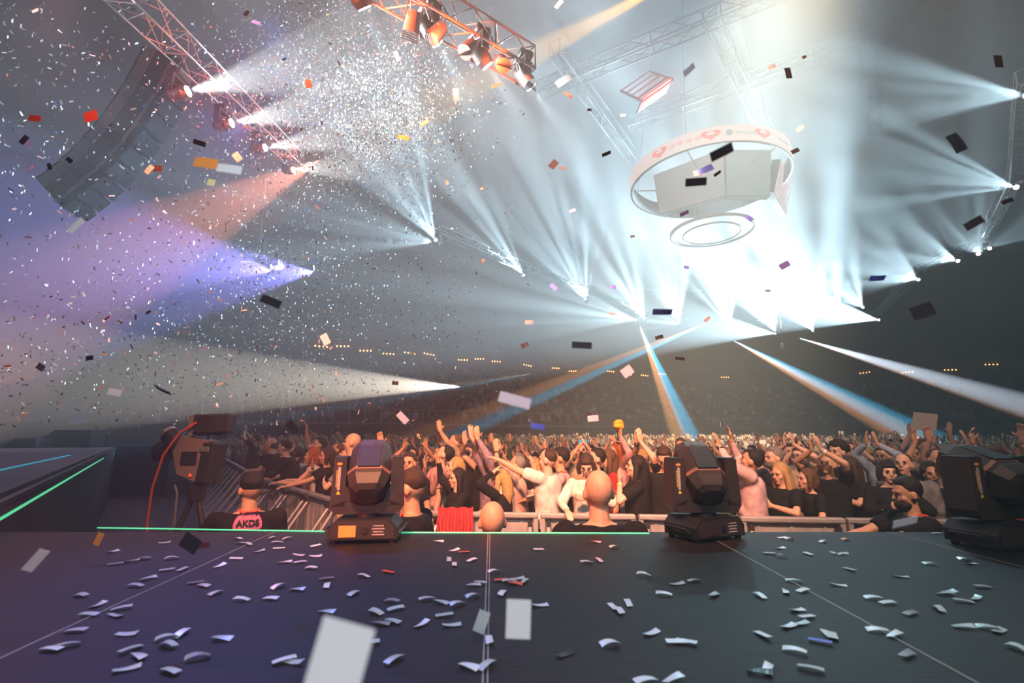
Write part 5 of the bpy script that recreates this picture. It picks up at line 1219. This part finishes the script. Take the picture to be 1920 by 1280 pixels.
for q in AIR.split(','):
    x, y, ln, wd, an, c = q.split(); x, y, ln, wd, an = map(float, (x, y, ln, wd, an))
    dep = F * .055 / ln; p = at_y(x, y, dep); sy = wd * dep / F / .020
    tl = 0 if sy > .9 else math.acos(max(.3, sy)); tl2 = 0; sy = sy if sy > .9 else 1
    M = Matrix.Rotation(PI / 2, 3, 'X')                                  # face the stage front
    M = Matrix.Rotation(-R(an), 3, 'Y') @ M @ Matrix.Rotation(tl, 3, 'X') @ Matrix.Rotation(tl2, 3, 'Y')
    zone = ('upper left' if y < 450 and x < 640 else 'lower left' if x < 640 else 'upper middle' if y < 450 and x < 1180 else 'lower middle' if x < 1180 else 'upper right' if y < 450 else 'lower right')
    sz = 'huge blurred' if ln > 100 else 'large' if ln > 40 else 'mid sized' if ln > 19 else 'small'
    near_ = ('above the stage boards' if y > 995 else 'just above the crowd' if y > 700 else 'in front of the scoreboard' if 1180 < x < 1500 and 230 < y < 430 else 'in front of the beams' if y > 430 and x > 640 else 'under the roof' if y < 230 else 'in the haze')
    lean = 'level' if abs(an) < 12 else 'upright' if abs(an) > 60 else 'rising to the right' if an > 0 else 'falling to the right'
    piece(p, M, c, '%s %s strip, %s, %s, %s' % (sz, c, lean, near_, zone), 'foil strips in the air, %s' % zone, k=random.choice((0, 1))).scale = (1, sy, 1)
# the rest of the airborne confetti: the nearest ones single, the thousands behind as one cloud
air = []
def add_pts(n, fn):
    for _ in range(n): air.append(fn())
ru = random.uniform; rg_ = random.gauss
def left_field():
    while True:
        x, y = ru(-40, 640) ** 1.0, ru(-20, 800)
        if random.random() < (1.0 - max(0, x) / 900): return at_y(x, y, ru(4.6, 10.5))
def burst(cx, cy, sx, sy, d0, d1):
    def f(): return at_y(rg_(cx, sx), rg_(cy, sy), ru(d0, d1))
    return f
add_pts(1300, left_field)
add_pts(9500, burst(700, 200, 84, 84, 10, 16)); add_pts(2600, burst(640, 100, 110, 90, 9, 16)); add_pts(2200, burst(600, 250, 150, 130, 8, 16))
add_pts(3000, burst(560, 520, 180, 130, 8, 18)); add_pts(1100, burst(650, 620, 140, 90, 10, 20)); add_pts(700, burst(380, 700, 220, 70, 8, 20))
air = [p for p in air if p.z > -.2 and not (960 + F * p.x / p.y > 1010)]
air.sort(key=lambda p: p.length)
nsingle = max(0, 300 - NCF); print('confetti single', NCF, nsingle, len(air))
for p in air[:nsingle]:
    d = p - V((0, 0, CZ)); px = 960 + F * p.x / p.y; up_ = p.z / p.y > .45
    c = random.choices(['white', 'silver', 'dark', 'red', 'violet'], [14, 3, 1, 1, 1])[0]
    z = ('upper left corner' if px < 250 and up_ else 'beside the line array' if px < 420 and up_ else 'near the long left truss' if up_ else 'over the catwalk' if px < 250 else 'in the violet light')
    piece(p, (ru(0, 6.3), ru(0, 6.3), ru(0, 6.3)), c, 'small %s strip floating %s' % (c, z), 'small %s strips floating %s' % (c, z))
rest = np.array([tuple(p) for p in air[nsingle:]]); n = len(rest)
E_ = rng.uniform(0, 2 * np.pi, (n, 3)); ca, sa = np.cos(E_), np.sin(E_)
ux = np.stack([ca[:, 0] * ca[:, 1], sa[:, 0] * ca[:, 1], -sa[:, 1]], 1); t_ = np.stack([-sa[:, 0], ca[:, 0], np.zeros(n)], 1); w3 = np.cross(ux, t_)
uy = t_ * ca[:, 2:3] + w3 * sa[:, 2:3]; un = np.cross(ux, uy)
v = np.concatenate([rest + ux * (.0275 * a) + uy * (.010 * b_) + un * (.004 * (1 - abs(a)) ) for (a, b_) in ((-1, -1), (0, -1), (1, -1), (1, 1), (0, 1), (-1, 1))])
idx = np.arange(n); f = np.concatenate([np.stack([idx, idx + n, idx + 4 * n, idx + 5 * n], 1), np.stack([idx + n, idx + 2 * n, idx + 3 * n, idx + 4 * n], 1)])
c4 = rng.choice(4, n, p=[.84, .09, .04, .03]); midx = np.concatenate([c4, c4])
o = npmesh('confetti_cloud', v, f, [foil, mat('confetti_orange', (.95, .35, .12), .4), mat('confetti_blue', (.2, .3, .9), .4), mat('confetti_dark', (.05, .04, .05), .5)], midx)  # orange and blue tints of the lamps given as strip colours
tag(o, 'thousands of glittering white confetti strips bursting under the trusses', 'confetti', kind='stuff')
# ------------------------------------------------------------------ labels: where several things read alike, say which one from the left
bpy.context.view_layer.update()
ORD_ = ['first', 'second', 'third', 'fourth', 'fifth', 'sixth', 'seventh', 'eighth', 'ninth', 'tenth', 'eleventh', 'twelfth']
T_ = {20: 'twentieth', 30: 'thirtieth', 40: 'fortieth', 50: 'fiftieth', 60: 'sixtieth', 70: 'seventieth', 80: 'eightieth'}; Tn = {2: 'twenty', 3: 'thirty', 4: 'forty', 5: 'fifty', 6: 'sixty', 7: 'seventy', 8: 'eighty'}
ORD = ORD_ + ['thirteenth', 'fourteenth', 'fifteenth', 'sixteenth', 'seventeenth', 'eighteenth', 'nineteenth'] + [T_[k] if k % 10 == 0 else Tn[k // 10] + '-' + ORD_[k % 10 - 1] for k in range(20, 89)]
def px_of(o):
    p = o.matrix_world.translation; a = PITCH; d = p - V((0, 0, CZ)); f = d.y * math.cos(a) + d.z * math.sin(a); return d.x / max(f, .1)
same = {}
for o in bpy.data.objects:
    if not o.parent and o.get('label'): same.setdefault(o['label'], []).append(o)
for lab, os_ in same.items():
    if len(os_) < 2: continue
    os_.sort(key=px_of); n = len(os_)
    for k, o in enumerate(os_):
        t_ = 'leftmost' if k == 0 else 'rightmost' if k == n - 1 else '%s from left' % ORD[k] if k <= n / 2 else '%s from right' % ORD[n - 1 - k]
        o['label'] = lab + ', ' + t_
for o in bpy.data.objects:
    if not o.parent and o.get('label') and not 4 <= len(o['label'].replace(',', ' ').split()) <= 16: print('LABEL', len(o['label'].split()), o['label'])
